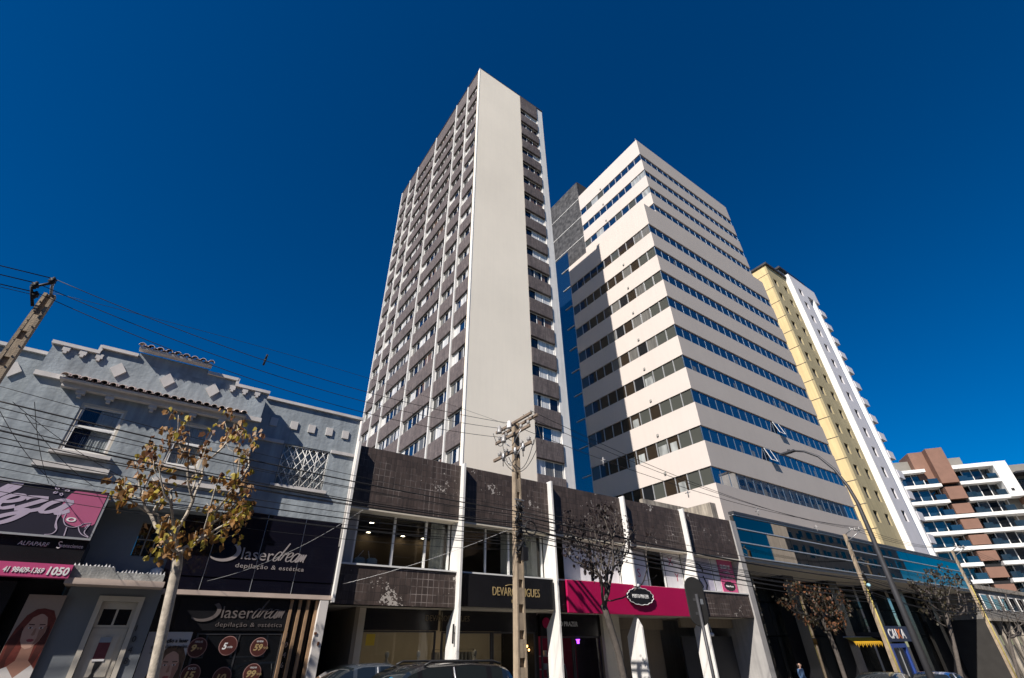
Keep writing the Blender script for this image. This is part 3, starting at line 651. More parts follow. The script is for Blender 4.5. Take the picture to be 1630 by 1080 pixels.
# ceiling spots and white cartons seen through the first upper window
m_spot = mat('lamp_glow', (1, .9, .7), .5, 0, emit=(1, .82, .55), es=14)
for k, (px, py) in enumerate(((592, 831), (586, 851), (641, 857), (693, 862), (697, 882), (672, 880))):
    d = ray(px, py); p = d*((WTp-.02)/d.z)
    if p.y > 23.2: p = d*(23.1/d.y)
    o = MB().lathe([(.10, .05), (.10, .0), (.07, -.005)], (p.x, p.y, WTp-.06), 12).build('ceiling_spot', [m_frame_w, m_spot])
    for f in o.data.polygons:
        if f.center.z < WTp-.06+.0: f.material_index = 1
    tag(o, ['topmost left', 'second left', 'middle', 'right', 'lower right', 'lowest right'][k]+' ceiling spotlight glowing behind the upper left shop window', 'spotlight', 'ceiling spotlights behind the shop window')
for k, x in enumerate((6.75, 7.25)):
    bg_ = thing('gift_bag', ['pale blue bag left on the upper left window sill', 'pale blue bag right beside another on the window sill'][k], 'bag', (x, wy+.35, WB))
    MB().prism([(x-.22, WB), (x+.22, WB), (x+.2, WB+.3), (x+.1, WB+.36), (x-.12, WB+.36), (x-.2, WB+.3)], wy+.25, wy+.45, 'y').build('bag_body', mat('pale_blue_paper', (.33, .38, .42), .7, .1), bg_)
    MB().tube([(x-.1, wy+.35, WB+.34), (x-.18 if k else x+.12, wy+.35, WB+.62)], .015, 5).build('bag_handle', m_lett_w, bg_)
# ground floor
GB = 21.4
def gbox(name, m, x0, x1, y0, y1, z0, z1): return MB().box(x0, x1, y0, y1, z0, z1).build(name, m, sh)
m_tan = mat('tan_wall', (0.27, 0.22, 0.16), .85, .1, 1.0, streak=.1)
m_dim = mat('shop_interior_wall', (0.62, 0.54, 0.42), .9, .1)
m_dred = mat('shop_interior_red', (0.34, 0.02, 0.06), .7, .2)
gbox('side_wall', m_tan, 6.9, 7.05, 19.9, 23.6, -4, FB); gbox('pier', m_soffit, 7.06, 7.35, 20.05, 20.3, -4, FB-.02)
gbox('dark_entry', m_room, 5.7, 6.85, 22.8, 23, -4, FB)
gbox('shopfront_header', m_dark, 7.35, 10.6, 20.3, 20.5, .75, FB); gbox('shopfront_header', m_dark, 10.8, 15.8, 20.3, 20.5, .72, FB); gbox('shopfront_header', m_dark, 16.0, 19.9, 20.3, 20.5, .55, FB)
gbox('interior_back_wall', m_dim, 7.1, 15.8, 23.3, 23.5, -4, 1.4); gbox('interior_back_wall', m_dred, 15.9, 20.2, 22.6, 22.8, -4, 1.4)
gbox('party_wall', m_room, 15.8, 16.0, 20.5, 23.5, -4, 1.4)
for a, c in ((7.36, 10.55), (10.82, 13.3), (13.34, 15.7), (16.05, 18.0), (18.04, 19.85)):
    zt = .74 if c < 11 else .71 if c < 15.9 else .54
    w = MB().box(a, c, 20.34, 20.42, zt-.06, zt).box(a, a+.06, 20.34, 20.42, -2.2, zt-.06).box(c-.06, c, 20.34, 20.42, -2.2, zt-.06).build('shop_window', m_alu_d, sh)
    MB().box(a+.06, c-.06, 20.37, 20.39, -2.2, zt-.061).build('pane', g_clear, w)
gbox('blank_wall', m_soffit, 19.92, 21.1, 20.1, 20.3, -4, FB-.01)
gbox('garage_wall', m_tan, 21.4, 26.5, 22.0, 22.2, -4, .9); gbox('garage_beam', m_tan, 21.4, 26.5, 21.7, 21.9, .9, FB)
gbox('garage_gate', mat('dark_grey_gate', (.035, .035, .038), .6, .2), 26.9, 31.9, 20.8, 20.9, -5, .55); gbox('gate_beam', m_tan, 26.8, 32.0, 20.6, 20.8, 1.0, FB)
# shop interiors: shelves, garments, mannequins
m_shelf = mat('pale_shelf', (.55, .5, .48), .5, .05); m_cloth_w = mat('white_garment', (.6, .58, .54), .9, .15, 5); m_cloth_g = mat('grey_garment', (.2, .2, .2), .9, .2, 5); m_mann = mat('mannequin_white', (.6, .57, .52), .5, .05)
def mannequin(x, y, z, label, dress):
    t = thing('mannequin', label, 'mannequin', (x, y, z))
    MB().lathe([(.02, .0), (.12, .02), (.13, .35), (.16, .75), (.13, .95), (.10, 1.08), (.15, 1.22), (.17, 1.38), (.08, 1.46), (.045, 1.5), (.045, 1.56)], (x, y, z), 12).build('body', m_mann, t)
    MB().lathe([(.03, 0), (.075, .06), (.085, .13), (.07, .2), (.02, .24)], (x, y, z+1.55), 12).build('head', m_mann, t)
    for s_ in (-1, 1): MB().tube([(x+s_*.17, y, z+1.38), (x+s_*.24, y-.02, z+1.1), (x+s_*.22, y-.08, z+.82)], [.05, .04, .03], 7).build('arm', m_mann, t)
    MB().lathe([(.24, .35), (.21, .7), (.15, .98), (.125, 1.08), (.165, 1.24), (.18, 1.36)], (x, y, z), 14).build('dress', dress, t)
for k, (x, y, d, l) in enumerate(((8.75, 20.9, m_cloth_g, 'mannequin in grey dress behind the leftmost shop window'), (10.1, 20.9, m_cloth_w, 'mannequin in white dress beside the first white fin'), (11.55, 20.9, m_cloth_w, 'mannequin in white clothes left in the second shop window'), (12.85, 21.0, m_cloth_g, 'mannequin in dark clothes middle of the second shop window'),
        (17.0, 20.9, m_cloth_w, 'mannequin in white lingerie left in the dark red shop'), (17.65, 20.9, m_black, 'mannequin in black lingerie right in the dark red shop'))):
    mannequin(x, y, -1.96 if x > 16 else -1.72, l, d)
for k, x in enumerate((11.9, 13.0)):
    t = thing('garment_rack', ['left clothes rail of the second shop window', 'right clothes rail of the second shop window'][k], 'clothes rack', (x, 22.2, -1.9))
    MB().tube([(x-.5, 22.2, -1.9), (x-.5, 22.2, .1), (x+.5, 22.2, .1), (x+.5, 22.2, -1.9)], .02, 6).build('frame', m_alu_d, t)
    for q in range(5):
        xx = x-.4+q*.2; MB().prism([(xx-.05, -.0), (xx+.05, 0), (xx+.09, -1.0), (xx-.09, -1.0)], 22.0, 22.4, 'y').build('garment', random.choice([m_cloth_w, m_cloth_g, m_cloth_w]), t)
ss = thing('shelf_unit', 'shelves with small boxes at the left of the dark red shop', 'shelf', (16.4, 20.8, -2))
for z in (-1.3, -.75, -.25): MB().box(16.1, 16.85, 20.6, 21, z, z+.035).build('shelf', m_shelf, ss); MB().box(16.5, 16.62, 20.7, 20.85, z+.035, z+.24).build('shelf_box', m_lett_w, ss)
MB().box(16.1, 16.13, 21.0, 21.03, -2, .3).build('upright', m_alu_d, ss)
pl_ = MB().lathe([(.06, 0), (.06, .12), (.11, .18)], (18.7, 20.75, .25), 10).build('ceiling_lamp', mat('violet_lamp', (.4, .1, .8), .4, 0, emit=(.35, .05, 1), es=6)); tag(pl_, 'small violet lamp glowing at the top right of the dark red shop', 'lamp')
for k, (px, py) in enumerate(((839, 1031), (842, 1037), (855, 1036))):
    p = onY(px, py, 20.8); o = MB().lathe([(.02, .0), (.04, .03), (.04, .07), (.015, .1)], (p.x, p.y, p.z), 8).build('lamp_bulb', mat('warm_bulb', (1, .7, .3), .4, 0, emit=(1, .5, .15), es=7)); tag(o, ['upper left', 'lower left', 'right'][k]+' of three small warm bulbs glowing inside the shop right of the utility pole', 'lamp', 'warm bulbs in the shop')
for k, (x, y) in enumerate(((8.6, 21.3), (10.0, 21.3), (11.6, 21.3), (12.9, 21.3), (14.6, 21.4), (17.2, 21.2))):
    zz = FB-.01 if x < 16 else FB-.01
    o = MB().lathe([(.09, .05), (.09, .0), (.06, -.004)], (x, y, zz-.05), 12).build('ceiling_spot', [m_frame_w, mat('shop_lamp_glow', (1, .9, .7), .5, 0, emit=(1, .80, .55), es=55)])
    for f in o.data.polygons:
        if f.center.z < zz-.05: f.material_index = 1
    tag(o, ['leftmost lit spotlight in the shop behind the parked cars', 'second lit spotlight in the shop left of the first white fin', 'lit spotlight in the shop just right of the first white fin', 'lit spotlight in the shop left of the utility pole', 'lit spotlight in the shop right of the utility pole', 'lit spotlight in the dark red shop'][k], 'spotlight', 'lit spotlights in the ground floor shops')
kb = thing('wall_bracket', 'small black metal bracket on the white fin above the parked cars', 'bracket', (10.6, 18.7, .1))
pb = onX(724, 1008, 10.6); MB().box(10.52, 10.6, pb.y-.02, pb.y+.02, pb.z-.02, pb.z+.02).box(10.50, 10.55, pb.y-.03, pb.y+.03, pb.z-.35, pb.z+.3).build('bracket_bar', m_black, kb)
sc_ = thing('security_camera', 'white security camera under the shop soffit near the dark gate', 'camera', (27.0, 19.2, 1.0))
ps = onY(1132, 1010, 19.3); MB().tube([(ps.x-.35, 19.3, ps.z), (ps.x+.1, 19.25, ps.z-.02)], .09, 10).build('housing', m_lett_w, sc_); MB().tube([(ps.x+.1, 19.3, ps.z+.05), (ps.x+.3, 19.6, FB)], .03, 6).build('arm', m_alu, sc_)

# ---- signs on the shop building
sg = MB().box(10.85, 15.72, 18.86, SY+.3, FB+.05, WB-.1).build('shop_sign', m_dark); tag(sg, 'glossy black fascia sign with gold lettering above the second shop', 'sign')
text_xz('lettering', 'DEVARODRIGUES', .47, 12.35, 18.855, FB+.5, m_lett_g, sg, width=2.55, extrude=.012); text_xz('lettering', '1960', .18, 13.35, 18.855, FB+.24, m_lett_g, sg, width=.5)
em = MB()
for q in range(6):
    t = q*math.pi/3; em.tube([(13.6+.04*math.cos(t), 18.84, FB+1.02+.04*math.sin(t)), (13.6+.12*math.cos(t+.4), 18.84, FB+1.05+.12*math.sin(t+.4)), (13.6+.16*math.cos(t+.9), 18.84, FB+1.04+.16*math.sin(t+.9))], .014, 5)
em.tube([(13.0+.12*i, 18.84, FB+.88+.06*math.sin(i*.6)) for i in range(9)], .012, 5).build('emblem', m_lett_g, sg)
text_xz('lettering', 'DEVARODRIGUES', .3, 10.0, 20.29, 1.08, mat('dim_gold_lettering', (.16, .12, .07), .5, .1), sh, width=2.1)
sp_ = MB().box(16.55, 27.15, 18.84, SY-.003, FB-.06, WB-.02).build('shop_sign', m_pink); tag(sp_, 'long magenta fascia sign behind the dark leaved tree', 'sign'); bevel(sp_, .02)
cxp = onY(1018, 950, 18.8); 
bd = MB().prism(scallop(cxp.x, cxp.z, .92, .36, 14, .09), 18.72, 18.835, 'y').build('plaque', m_ink, sp_)
MB().tube([(a_, 18.72, c_) for a_, c_ in scallop(cxp.x, cxp.z, .93, .37, 14, .09)]+[(scallop(cxp.x, cxp.z, .93, .37, 14, .09)[0][0], 18.72, scallop(cxp.x, cxp.z, .93, .37, 14, .09)[0][1])], .018, 5).build('plaque_rim', m_lett_w, sp_)
text_xz('lettering', 'MUITO PRAZER', .25, cxp.x-.62, 18.715, cxp.z-.08, m_lett_w, sp_, width=1.24); MB().lathe([(.02, 0), (.13, .01), (.13, .05)], (cxp.x-.05, 18.7, cxp.z+.46), 10, axis='y').build('ribbon', m_lett_w, sp_)
s3_ = MB().lathe([(.22, 0), (.22, .05)], (16.3, 20.2, 1.08), 20, axis='y').build('round_logo', m_pink); tag(s3_, 'small round red logo left of white lettering over the dark red shop', 'sign')
text_xz('lettering', 'MUITO PRAZER', .28, 16.6, 20.29, .96, m_lett_w, sh, width=1.75)
film('sale_sticker', mat('yellow_sticker', (.55, .38, .03), .5, .1), 7.6, 7.95, .25, .62, 20.33)

# ================================================================== GLASS PODIUM RIGHT OF THE SHOP BUILDING
pd = thing('podium_building', 'long low bank podium with black glass ribbon and deep cream soffit', 'building', (55, 22, ground(55)))
PX0, PX1, PTOP, PBOT, PBK = 32.75, 79.0, 7.8, 5.05, 23.0
MB().box(PX0, PX1, SY+.3, 22.6, PTOP-.5, PTOP-.3).build('roof', m_concrete, pd)
MB().box(PX0, PX1, SY+.08, SY+.3, PBOT, PTOP-.05).build('backing_wall', m_room, pd)
npn = 26; pwd = (PX1-PX0)/npn; rh = (PTOP-PBOT)/3
pm_ = [MB().box(.0, pwd, 0, .02, 0, rh-.05).mesh('pane', g_ribbon)]
rnd = random.Random(5)
for r in range(3):
    for i in range(npn):
        M_ = Matrix.Translation((PX0+i*pwd, SY+.04, PBOT+r*rh+.025)) @ Matrix.Rotation(rnd.uniform(-.006, .006), 4, 'Z') @ Matrix.Rotation(rnd.uniform(-.005, .005), 4, 'X')
        put('pane', pm_[0], pd, M_)
for r in range(4): MB().box(PX0-.02, PX1+.02, SY-.06, SY+.06, PBOT+r*rh-.035, PBOT+r*rh+.035).build('glazing_rail', m_alu, pd)
MB().box(PX0-.05, PX1+.05, SY-.12, SY+.3, PTOP+.036, PTOP+.22).build('coping', m_alu_d, pd)
MB().box(PX0, PX1, SY+.065, PBK+1, PBOT-.25, PBOT-.036).build('soffit', m_soffit, pd)
MB().box(PX0, PX1, PBK+.5, PBK+.9, -6, PBOT-.25).build('inner_wall', m_room, pd)
for i, x in enumerate((36.2, 42.5, 50.0, 57.5, 65.0, 72.5)):
    MB().box(x, x+(1.6 if i < 3 else 1.0), PBK-1.2, PBK-.2, -6, PBOT-.25).build('column', m_dark, pd)
g_mirr = glass_mat('bronze_mirror_glass', (0.010, 0.009, 0.008), 4.5, .02, .03, .5)
for i in range(22):
    x = PX0+.3+i*2.1
    for z0, z1 in ((-4, .6), (.66, 2.9), (2.96, PBOT-.3)):
        put('pane', MB().box(x, x+2.04, PBK+.1, PBK+.13, z0, z1).mesh('pane', g_mirr if z0 > .5 or 3 < i else g_dark), pd)
m_navy = mat('navy_panel', (.012, .02, .06), .4, .15); m_yelp = mat('yellow_panel', (.75, .42, .02), .5, .1); m_bluedoor = mat('blue_door_frame', (.02, .05, .22), .4, .1)
pC = onY(1428, 1010, 20.6)
bs = MB().box(pC.x-2.2, pC.x+2.6, 20.55, 20.9, pC.z-.55, pC.z+.62).build('bank_sign', m_navy); tag(bs, 'dark blue bank sign with large white letters below the podium soffit', 'sign')
MB().box(pC.x+2.2, pC.x+2.4, 20.9, PBK+.1, pC.z-.2, pC.z+.2).build('bracket', m_alu_d, bs); MB().box(pC.x-2.1, pC.x-1.9, 20.9, PBK+.1, pC.z-.2, pC.z+.2).build('bracket', m_alu_d, bs)
text_xz('lettering', 'CAI', 1.0, pC.x-1.9, 20.54, pC.z-.3, m_lett_w, bs, width=1.7, bold=.02); text_xz('lettering', 'X', 1.0, pC.x-.12, 20.54, pC.z-.3, mat('orange_lettering', (.7, .2, .05), .5, .05), bs, width=.85, bold=.02); text_xz('lettering', 'A', 1.0, pC.x+.8, 20.54, pC.z-.3, m_lett_w, bs, width=.85, bold=.02)
pD = onY(1440, 1060, 20.8)
dr = thing('bank_entrance', 'blue framed entrance door under the bank sign', 'door', (pD.x, 20.8, ground(pD.x)))
MB().box(pD.x-1.7, pD.x-1.4, 20.6, 21, -4, pC.z-.7).box(pD.x+1.3, pD.x+1.6, 20.6, 21, -4, pC.z-.7).box(pD.x-1.4, pD.x+1.3, 20.6, 21, pC.z-1.0, pC.z-.7).build('door_frame', m_bluedoor, dr); MB().box(pD.x-1.4, pD.x+1.3, 20.75, 20.8, -4, pC.z-1.0).build('pane', g_dark, dr); MB().box(pD.x-.05, pD.x+.05, 20.7, 20.74, -4, pC.z-1.0).build('door_stile', m_alu, dr)
pA = onY(1378, 1022, 21.2)
aw = thing('yellow_awning', 'short yellow scalloped awning left of the bank sign', 'awning', (pA.x, 21, pA.z))
bA = MB(); n = 14
for q in range(n):
    x0, x1 = pA.x-2.6+q*5.2/n, pA.x-2.6+(q+1)*5.2/n; zz = .12*(q % 2)
    bA.add([(x0, 21.7, pA.z+.35), (x1, 21.7, pA.z+.35), (x1, 21.0, pA.z), (x0, 21.0, pA.z), ((x0+x1)/2, 20.98, pA.z-.28-zz), (x0, 20.98, pA.z-.1), (x1, 20.98, pA.z-.1)], [(0, 1, 2, 3), (3, 2, 6, 4, 5)])
bA.build('canvas', m_yelp, aw); MB().tube([(pA.x-2.6, 21.7, pA.z+.35), (pA.x+2.6, 21.7, pA.z+.35)], .04).tube([(pA.x, 21.7, pA.z+.35), (pA.x, PBK+.1, pA.z+.35)], .04).build('awning_bar', m_alu, aw)

# ---- low grey building further along
lg = thing('low_grey_building', 'low grey weathered shop building beyond the podium at right edge', 'building', (90, 21, ground(90)))
m_wg = mat('grey_weathered_render', (.24, .225, .20), .85, .3, .6, .3, 20, streak=.35)
MB().box(79.8, 104, 19.4, 30, 2.2, 5.6).build('upper_wall', m_wg, lg); MB().box(79.8, 104, 19.5, 30, -6, 2.19).build('lower_wall', m_room, lg)
MB().box(79.7, 104.2, 19.2, 19.39, 5.3, 5.75).build('cornice', m_concrete, lg); MB().box(79.7, 104.2, 18.9, 19.39, 2.0, 2.25).build('ledge', m_concrete, lg)
for i in range(6): w_ = MB().box(82+i*3.7, 84.2+i*3.7, 19.33, 19.4, 3.2, 4.8).build('window', m_frame_w, lg); MB().box(82.1+i*3.7, 84.1+i*3.7, 19.3, 19.329, 3.3, 4.7).build('pane', g_dark, w_)
for i in range(7): MB().box(80.0+i*3.5, 80.45+i*3.5, 19.1, 19.5, -6, 1.99).build('pier', m_concrete, lg)
for i in range(6): MB().box(80.5+i*3.5, 83.4+i*3.5, 19.4, 19.49, -5.5, .6).build('shop_window', g_dark, lg)

# ================================================================== BUILDINGS ACROSS THE STREET (seen only mirrored in the glass)
def opp(name, label, x0, x1, y0, y1, ztop, m, wx, wz, sill=1.1, roof=None, fl=3.1):
    t = thing(name, label, 'building', ((x0+x1)/2, (y0+y1)/2, ground((x0+x1)/2)))
    MB().box(x0, x1, y0, y1, -6, ztop).build('wall', m, t)
    wm = MB().box(-wx*.28, wx*.28, 0, .12, 0, wz).mesh('window', m_frame_w); pm2 = MB().box(-wx*.25, wx*.25, .12, .14, .08, wz-.08).mesh('pane', g_dark)
    nf = int((ztop+1.2)/fl)
    for f in range(nf):
        for i in range(int((x1-x0)/wx)):
            x = x0+wx*(i+.5); z = -1.2+f*fl+sill
            if z+wz > ztop-.3: continue
            w_ = put('window', wm, t, T(x, y1, z)); put('pane', pm2, w_, T(x, y1, z))
    MB().box(x0-.2, x1+.2, y0, y1+.35, ztop, ztop+.35).build('cornice', roof or m_concrete, t)
    return t
m_cream = mat('cream_render', (.56, .46, .30), .85, .1, .6, streak=.15); m_gb = mat('grey_beige_render', (.80, .74, .66), .85, .12, .6, streak=.2)
opp('cream_house', 'cream two storey house across the street mirrored in the podium glass', 72, 93, -12, -4, 8.0, m_cream, 3.4, 1.7)
opp('grey_apartment_block', 'tall grey beige apartment block across the street mirrored in the podium ribbon', 105, 158, -16, -12, 34, m_gb, 3.6, 1.5)
opp('white_row_building', 'white three storey building across the street mirrored below the bank sign', 118, 140, -10, -4, 9.0, m_white, 2.2, 1.5)
opp('dark_house', 'dark brick two storey house directly across the street', -26, 24, -18, -7, 14.0, mat('dark_brick_render', (.14, .09, .07), .9, .2, 1.0), 4.0, 1.6)
opp('brown_block', 'brown five storey block across the street opposite the shops', 30, 66, -20, -7, 12.5, mat('brown_render', (.20, .14, .10), .9, .15, 1.0), 3.3, 1.5)

# ================================================================== GREY-BLUE HOUSE WITH TILED EAVES
m_hw = mat('grey_blue_render', (0.34, 0.378, 0.395), 0.9, 0.22, 1.3, 0.6, 9, streak=0.25)
m_ht = mat('white_trim', (0.612, 0.578, 0.544), 0.8, 0.1, 2.0, 0.1, 30, streak=.12)
m_hb = mat('painted_shade_wall_blue', (0.19, 0.225, 0.27), 0.9, 0.1, 1.0, 0.2, 15)  # house wall colour darkened and blued to paint in the overhang's shade
m_clay = mat('weathered_clay_tile', (0.561, 0.451, 0.399), 0.85, 0.3, 5.0, 0.4, 30)
m_sash = mat('grey_wood_sash', (0.30, 0.30, 0.29), 0.7, 0.2, 4.0); m_cream_w = mat('cream_wood', (0.55, 0.50, 0.42), 0.6, 0.1, 3.0)
m_lace = mat('lace_curtain', (0.75, 0.75, 0.76), 0.9, 0.2, 6.0); m_bluec = mat('blue_curtain', (0.03, 0.06, 0.14), 0.9, 0.2, 3.0)
HM, HW, HL = 18.3, 18.9, 19.15       # main block front, wing front, recessed ground-floor wall
hs_ = thing('grey_house', 'grey blue two storey house with stepped parapet, tiled eaves and diamond ornaments', 'house', (0, 21, ground(0)))
zA, zB, zC = .4515*HM, .4635*HM, .474*HM
xl, xr = -.251*HM, .093*HM
xb0, xb1, xc0, xc1 = -.187*HM, .03*HM, -.135*HM, -.022*HM
prof = [(xl, 4.0), (xr, 4.0), (xr, zA), (xb1, zA), (xb1, zB), (xc1, zB), (xc1, zC), (xc0, zC), (xc0, zB), (xb0, zB), (xb0, zA), (xl, zA)]
W1 = (-.176*HM, -.113*HM, .277*HM, .361*HM); W2 = (-.036*HM, .0205*HM, .279*HM, .362*HM)
def stepped_wall():
    b = wall_with_holes(xl, xr, HM, .3, 4.0, zA, [W1, W2], m_hw, 'wall', hs_)
    MB().box(xb0, xb1, HM, HM+.3, zA+.0, zB).box(xc0, xc1, HM, HM+.3, zB, zC).build('parapet', m_hw, hs_)
stepped_wall()
MB().box(xl, xr, HM+.31, 24, 3.9, zA-.5).build('house_body', m_room, hs_)
MB().box(xl, xl+.25, HM+.3, HW+.4, 4.0, zA).box(xr-.25, xr, HM+.3, HW+.4, 4.0, zA).build('return_wall', m_hw, hs_)
MB().box(xl, xr, HM+.02, HL+.2, 3.85, 3.998).build('overhang_soffit', m_hw, hs_)
def coping(x0, x1, y, z, name='coping'):
    return MB().box(x0-.05, x1+.05, y-.09, y+.34, z, z+.11).build(name, m_ht, hs_)
coping(xl, xb0-.06, HM, zA); coping(xb0, xc0-.06, HM, zB); coping(xc1+.06, xb1, HM, zB); coping(xb1+.06, xr, HM, zA)
for x in [xl+.35+.42*i for i in range(3)]+[xr-.35-.42*i for i in range(3)]:
    MB().box(x-.09, x+.09, HM-.07, HM-.002, zA-.16, zA-.002).box(x-.045, x+.045, HM-.07, HM-.002, zA-.24, zA-.161).build('dentil', m_ht, hs_)
MB().box(xb0-.1, xb0, HM-.08, HM+.3, zA+.111, zB+.1).build('coping', m_ht, hs_); MB().box(xb1, xb1+.1, HM-.08, HM+.3, zA+.111, zB+.1).build('coping', m_ht, hs_)
# clay tiles: half-round barrels, each one a piece of its own
def barrel(L=.62, r=.105, n=7, up=True):
    b = MB(); v = []; f = []
    for j, (y, k) in enumerate(((0, 1.0), (L, .82))):
        for i in range(n+1):
            t = math.pi*i/n; v.append((r*k*math.cos(t), y, r*k*math.sin(t)+y*.42)); 
        for i in range(n+1):
            t = math.pi*i/n; v.append(((r-.016)*k*math.cos(t), y, (r-.016)*k*math.sin(t)+y*.42))
    m = 2*(n+1)
    for i in range(n):
        f += [(i, i+1, m+i+1, m+i), (n+1+i+1, n+1+i, m+n+1+i, m+n+1+i+1), (i+1, i, n+1+i, n+2+i)]
    b.add(v, f, 0, True); return b.mesh('roof_tile', m_clay)
tile_c, tile_p = barrel(), barrel(.6, .1)
def tile_row(x0, x1, y, z, parent, step=.235):
    n = int((x1-x0)/step)
    for i in range(n+1):
        x = x0+i*(x1-x0)/n; j = random.uniform(-.012, .012)
        put('roof_tile', tile_c, parent, T(x, y+j, z+j, random.uniform(-.03, .03)))
        if i < n: put('roof_tile', tile_p, parent, Matrix.Translation((x+step/2, y+.05, z+.06)) @ Matrix.Rotation(math.pi, 4, 'Y') @ Matrix.Translation((0, 0, 0)) @ Matrix.Diagonal((1, 1, -1, 1)) @ Matrix.Rotation(0, 4, 'Z') if False else T(x+step/2, y+.06, z-.045))
ex0, ex1, ez = -.215*17.9, .062*17.9, .398*17.9
ev = MB().prism([(HM, ez-.05), (17.92, ez-.05), (17.9, ez+.0), (HM, ez+.18)], ex0-.1, ex1+.1, 'x').build('eave', m_ht, hs_)
MB().box(ex0-.02, ex1+.02, HM-.2, HM-.002, ez-.2, ez-.052).build('eave_moulding', m_ht, hs_)
tile_row(ex0, ex1, 17.84, ez+.03, ev)
for px in (121.7, 173, 247.4, 315, 363.7):
    x = onY(px, 640, HM).x
    MB().box(x-.11, x+.11, HM-.16, HM-.002, ez-.32, ez-.201).box(x-.05, x+.05, HM-.12, HM-.002, ez-.43, ez-.321).build('bracket', m_ht, hs_)
ck = MB().prism([(HM-.02, zC+.03), (18.02, zC+.03), (18.0, zC+.1), (HM+.3, zC+.28)], xc0-.05, xc1+.05, 'x').build('crest_eave', m_ht, hs_)
tile_row(xc0, xc1, 17.95, zC+.12, ck)
for px, py in ((188, 590), (266, 606.6), (338, 622)):
    p = onY(px, py, HM); MB().prism([(p.x-.22, p.z), (p.x, p.z-.27), (p.x+.22, p.z), (p.x, p.z+.27)], HM-.06, HM-.002, 'y').build('diamond_ornament', m_ht, hs_)
MB().box(xl-.02, ex0-.12, HM-.1, HM-.002, ez+.02, ez+.17).build('string_course', m_ht, hs_); MB().box(ex1+.12, xr+.04, HM-.1, HM-.002, ez-.02, ez+.13).build('string_course', m_ht, hs_)
def sash_window(x0, x1, z0, z1, y, parent, bluel=False):
    w = MB().box(x0, x0+.07, y+.02, y+.22, z0, z1).box(x1-.07, x1, y+.02, y+.22, z0, z1).box(x0+.07, x1-.07, y+.02, y+.22, z1-.07, z1).box(x0+.07, x1-.07, y+.02, y+.22, z0, z0+.06).build('window', m_cream_w, parent)
    zm = z0+(z1-z0)*.52
    for a, c, dy in ((z0+.06, zm, .03), (zm, z1-.07, .06)):
        MB().box(x0+.07, x0+.12, y+dy, y+dy+.04, a, c).box(x1-.12, x1-.07, y+dy, y+dy+.04, a, c).box(x0+.12, x1-.12, y+dy, y+dy+.04, a, a+.05).box(x0+.12, x1-.12, y+dy, y+dy+.04, c-.05, c).build('sash', m_frame_w, w)
        MB().box(x0+.12, x1-.12, y+dy+.015, y+dy+.022, a+.05, c-.05).build('pane', g_clear, w)
    curtain(x0+.06, x0+(x1-x0)*.45, y+.13, z0+.05, z1-.06, 'curtain', m_bluec if bluel else m_lace, w, .012, 30); curtain(x0+(x1-x0)*.4, x1-.05, y+.15, z0+.05, z1-.06, 'curtain', m_lace, w, .012, 30)
    MB().box(x0-.14, x1+.14, y-.16, y+.1, z0-.1, z0).build('sill', m_ht, w)
    return w
sash_window(*W1, HM, hs_, True); sash_window(*W2, HM, hs_)
pa, pb_ = onY(49, 742, HM), onY(172, 756, HM)
MB().box(pa.x, pb_.x, HM-.1, HM-.002, pb_.z-.02, pb_.z+.13).build('string_course', m_ht, hs_)
pc_ = onY(260, 772, HM); MB().box(pc_.x-.3, xr+.02, HM-.09, HM-.002, pb_.z-.02, pb_.z+.11).build('string_course', m_ht, hs_)
# left wing
zwl = .4275*HW
LW = (-6.55, -5.75, 4.75, 6.15)
wall_with_holes(-11, xl-.002, HW, .3, 3.9, zwl, [LW], m_hw, 'wing_wall', hs_); coping(-11, xl-.06, HW, zwl)
MB().box(-11, xl, HW+.32, 24, 3.9, zwl-.4).build('house_body', m_room, hs_); sash_window(*LW, HW, hs_)
p = onY(20, 589, HW); MB().prism([(p.x-.22, p.z), (p.x, p.z-.27), (p.x+.22, p.z), (p.x, p.z+.27)], HW-.06, HW-.002, 'y').build('diamond_ornament', m_ht, hs_)
# right wing
zwr = .441*HW; AX = 5.62; W3 = (.148*HW, .241*HW, .2745*HW, .357*HW)
wall_with_holes(xr+.002, AX, HW, .3, 3.9, zwr, [W3], m_hw, 'wing_wall', hs_); coping(xr+.06, AX-.05, HW, zwr)
MB().box(xr, AX-.02, HW+.55, 24, 3.9, zwr-.4).build('house_body', m_room, hs_)
MB().box(AX-.3, AX-.02, HW+.31, HW+.549, 3.9, zwr-.1).build('return_wall', m_hw, hs_)
for px, py in ((436, 672), (468, 678), (496, 683.5), (524, 688), (549.5, 693)):
    p = onY(px, py, HW); MB().box(p.x-.13, p.x+.13, HW-.05, HW-.002, p.z-.16, p.z+.16).build('square_ornament', m_ht, hs_)
MB().box(W3[1]+.02, AX, HW-.07, HW-.002, W3[3]-.05, W3[3]+.07).build('string_course', m_ht, hs_); MB().box(xr+.01, W3[0]-.02, HW-.07, HW-.002, W3[3]-.05, W3[3]+.07).build('string_course', m_ht, hs_)
w3 = MB().box(W3[0], W3[0]+.07, HW+.1, HW+.2, W3[2], W3[3]).box(W3[1]-.07, W3[1], HW+.1, HW+.2, W3[2], W3[3]).box((W3[0]+W3[1])/2-.04, (W3[0]+W3[1])/2+.04, HW+.1, HW+.2, W3[2]+.06, W3[3]-.07).box(W3[0]+.07, W3[1]-.07, HW+.1, HW+.2, W3[3]-.07, W3[3]).box(W3[0]+.07, W3[1]-.07, HW+.1, HW+.2, W3[2], W3[2]+.06).build('window', m_sash, hs_)
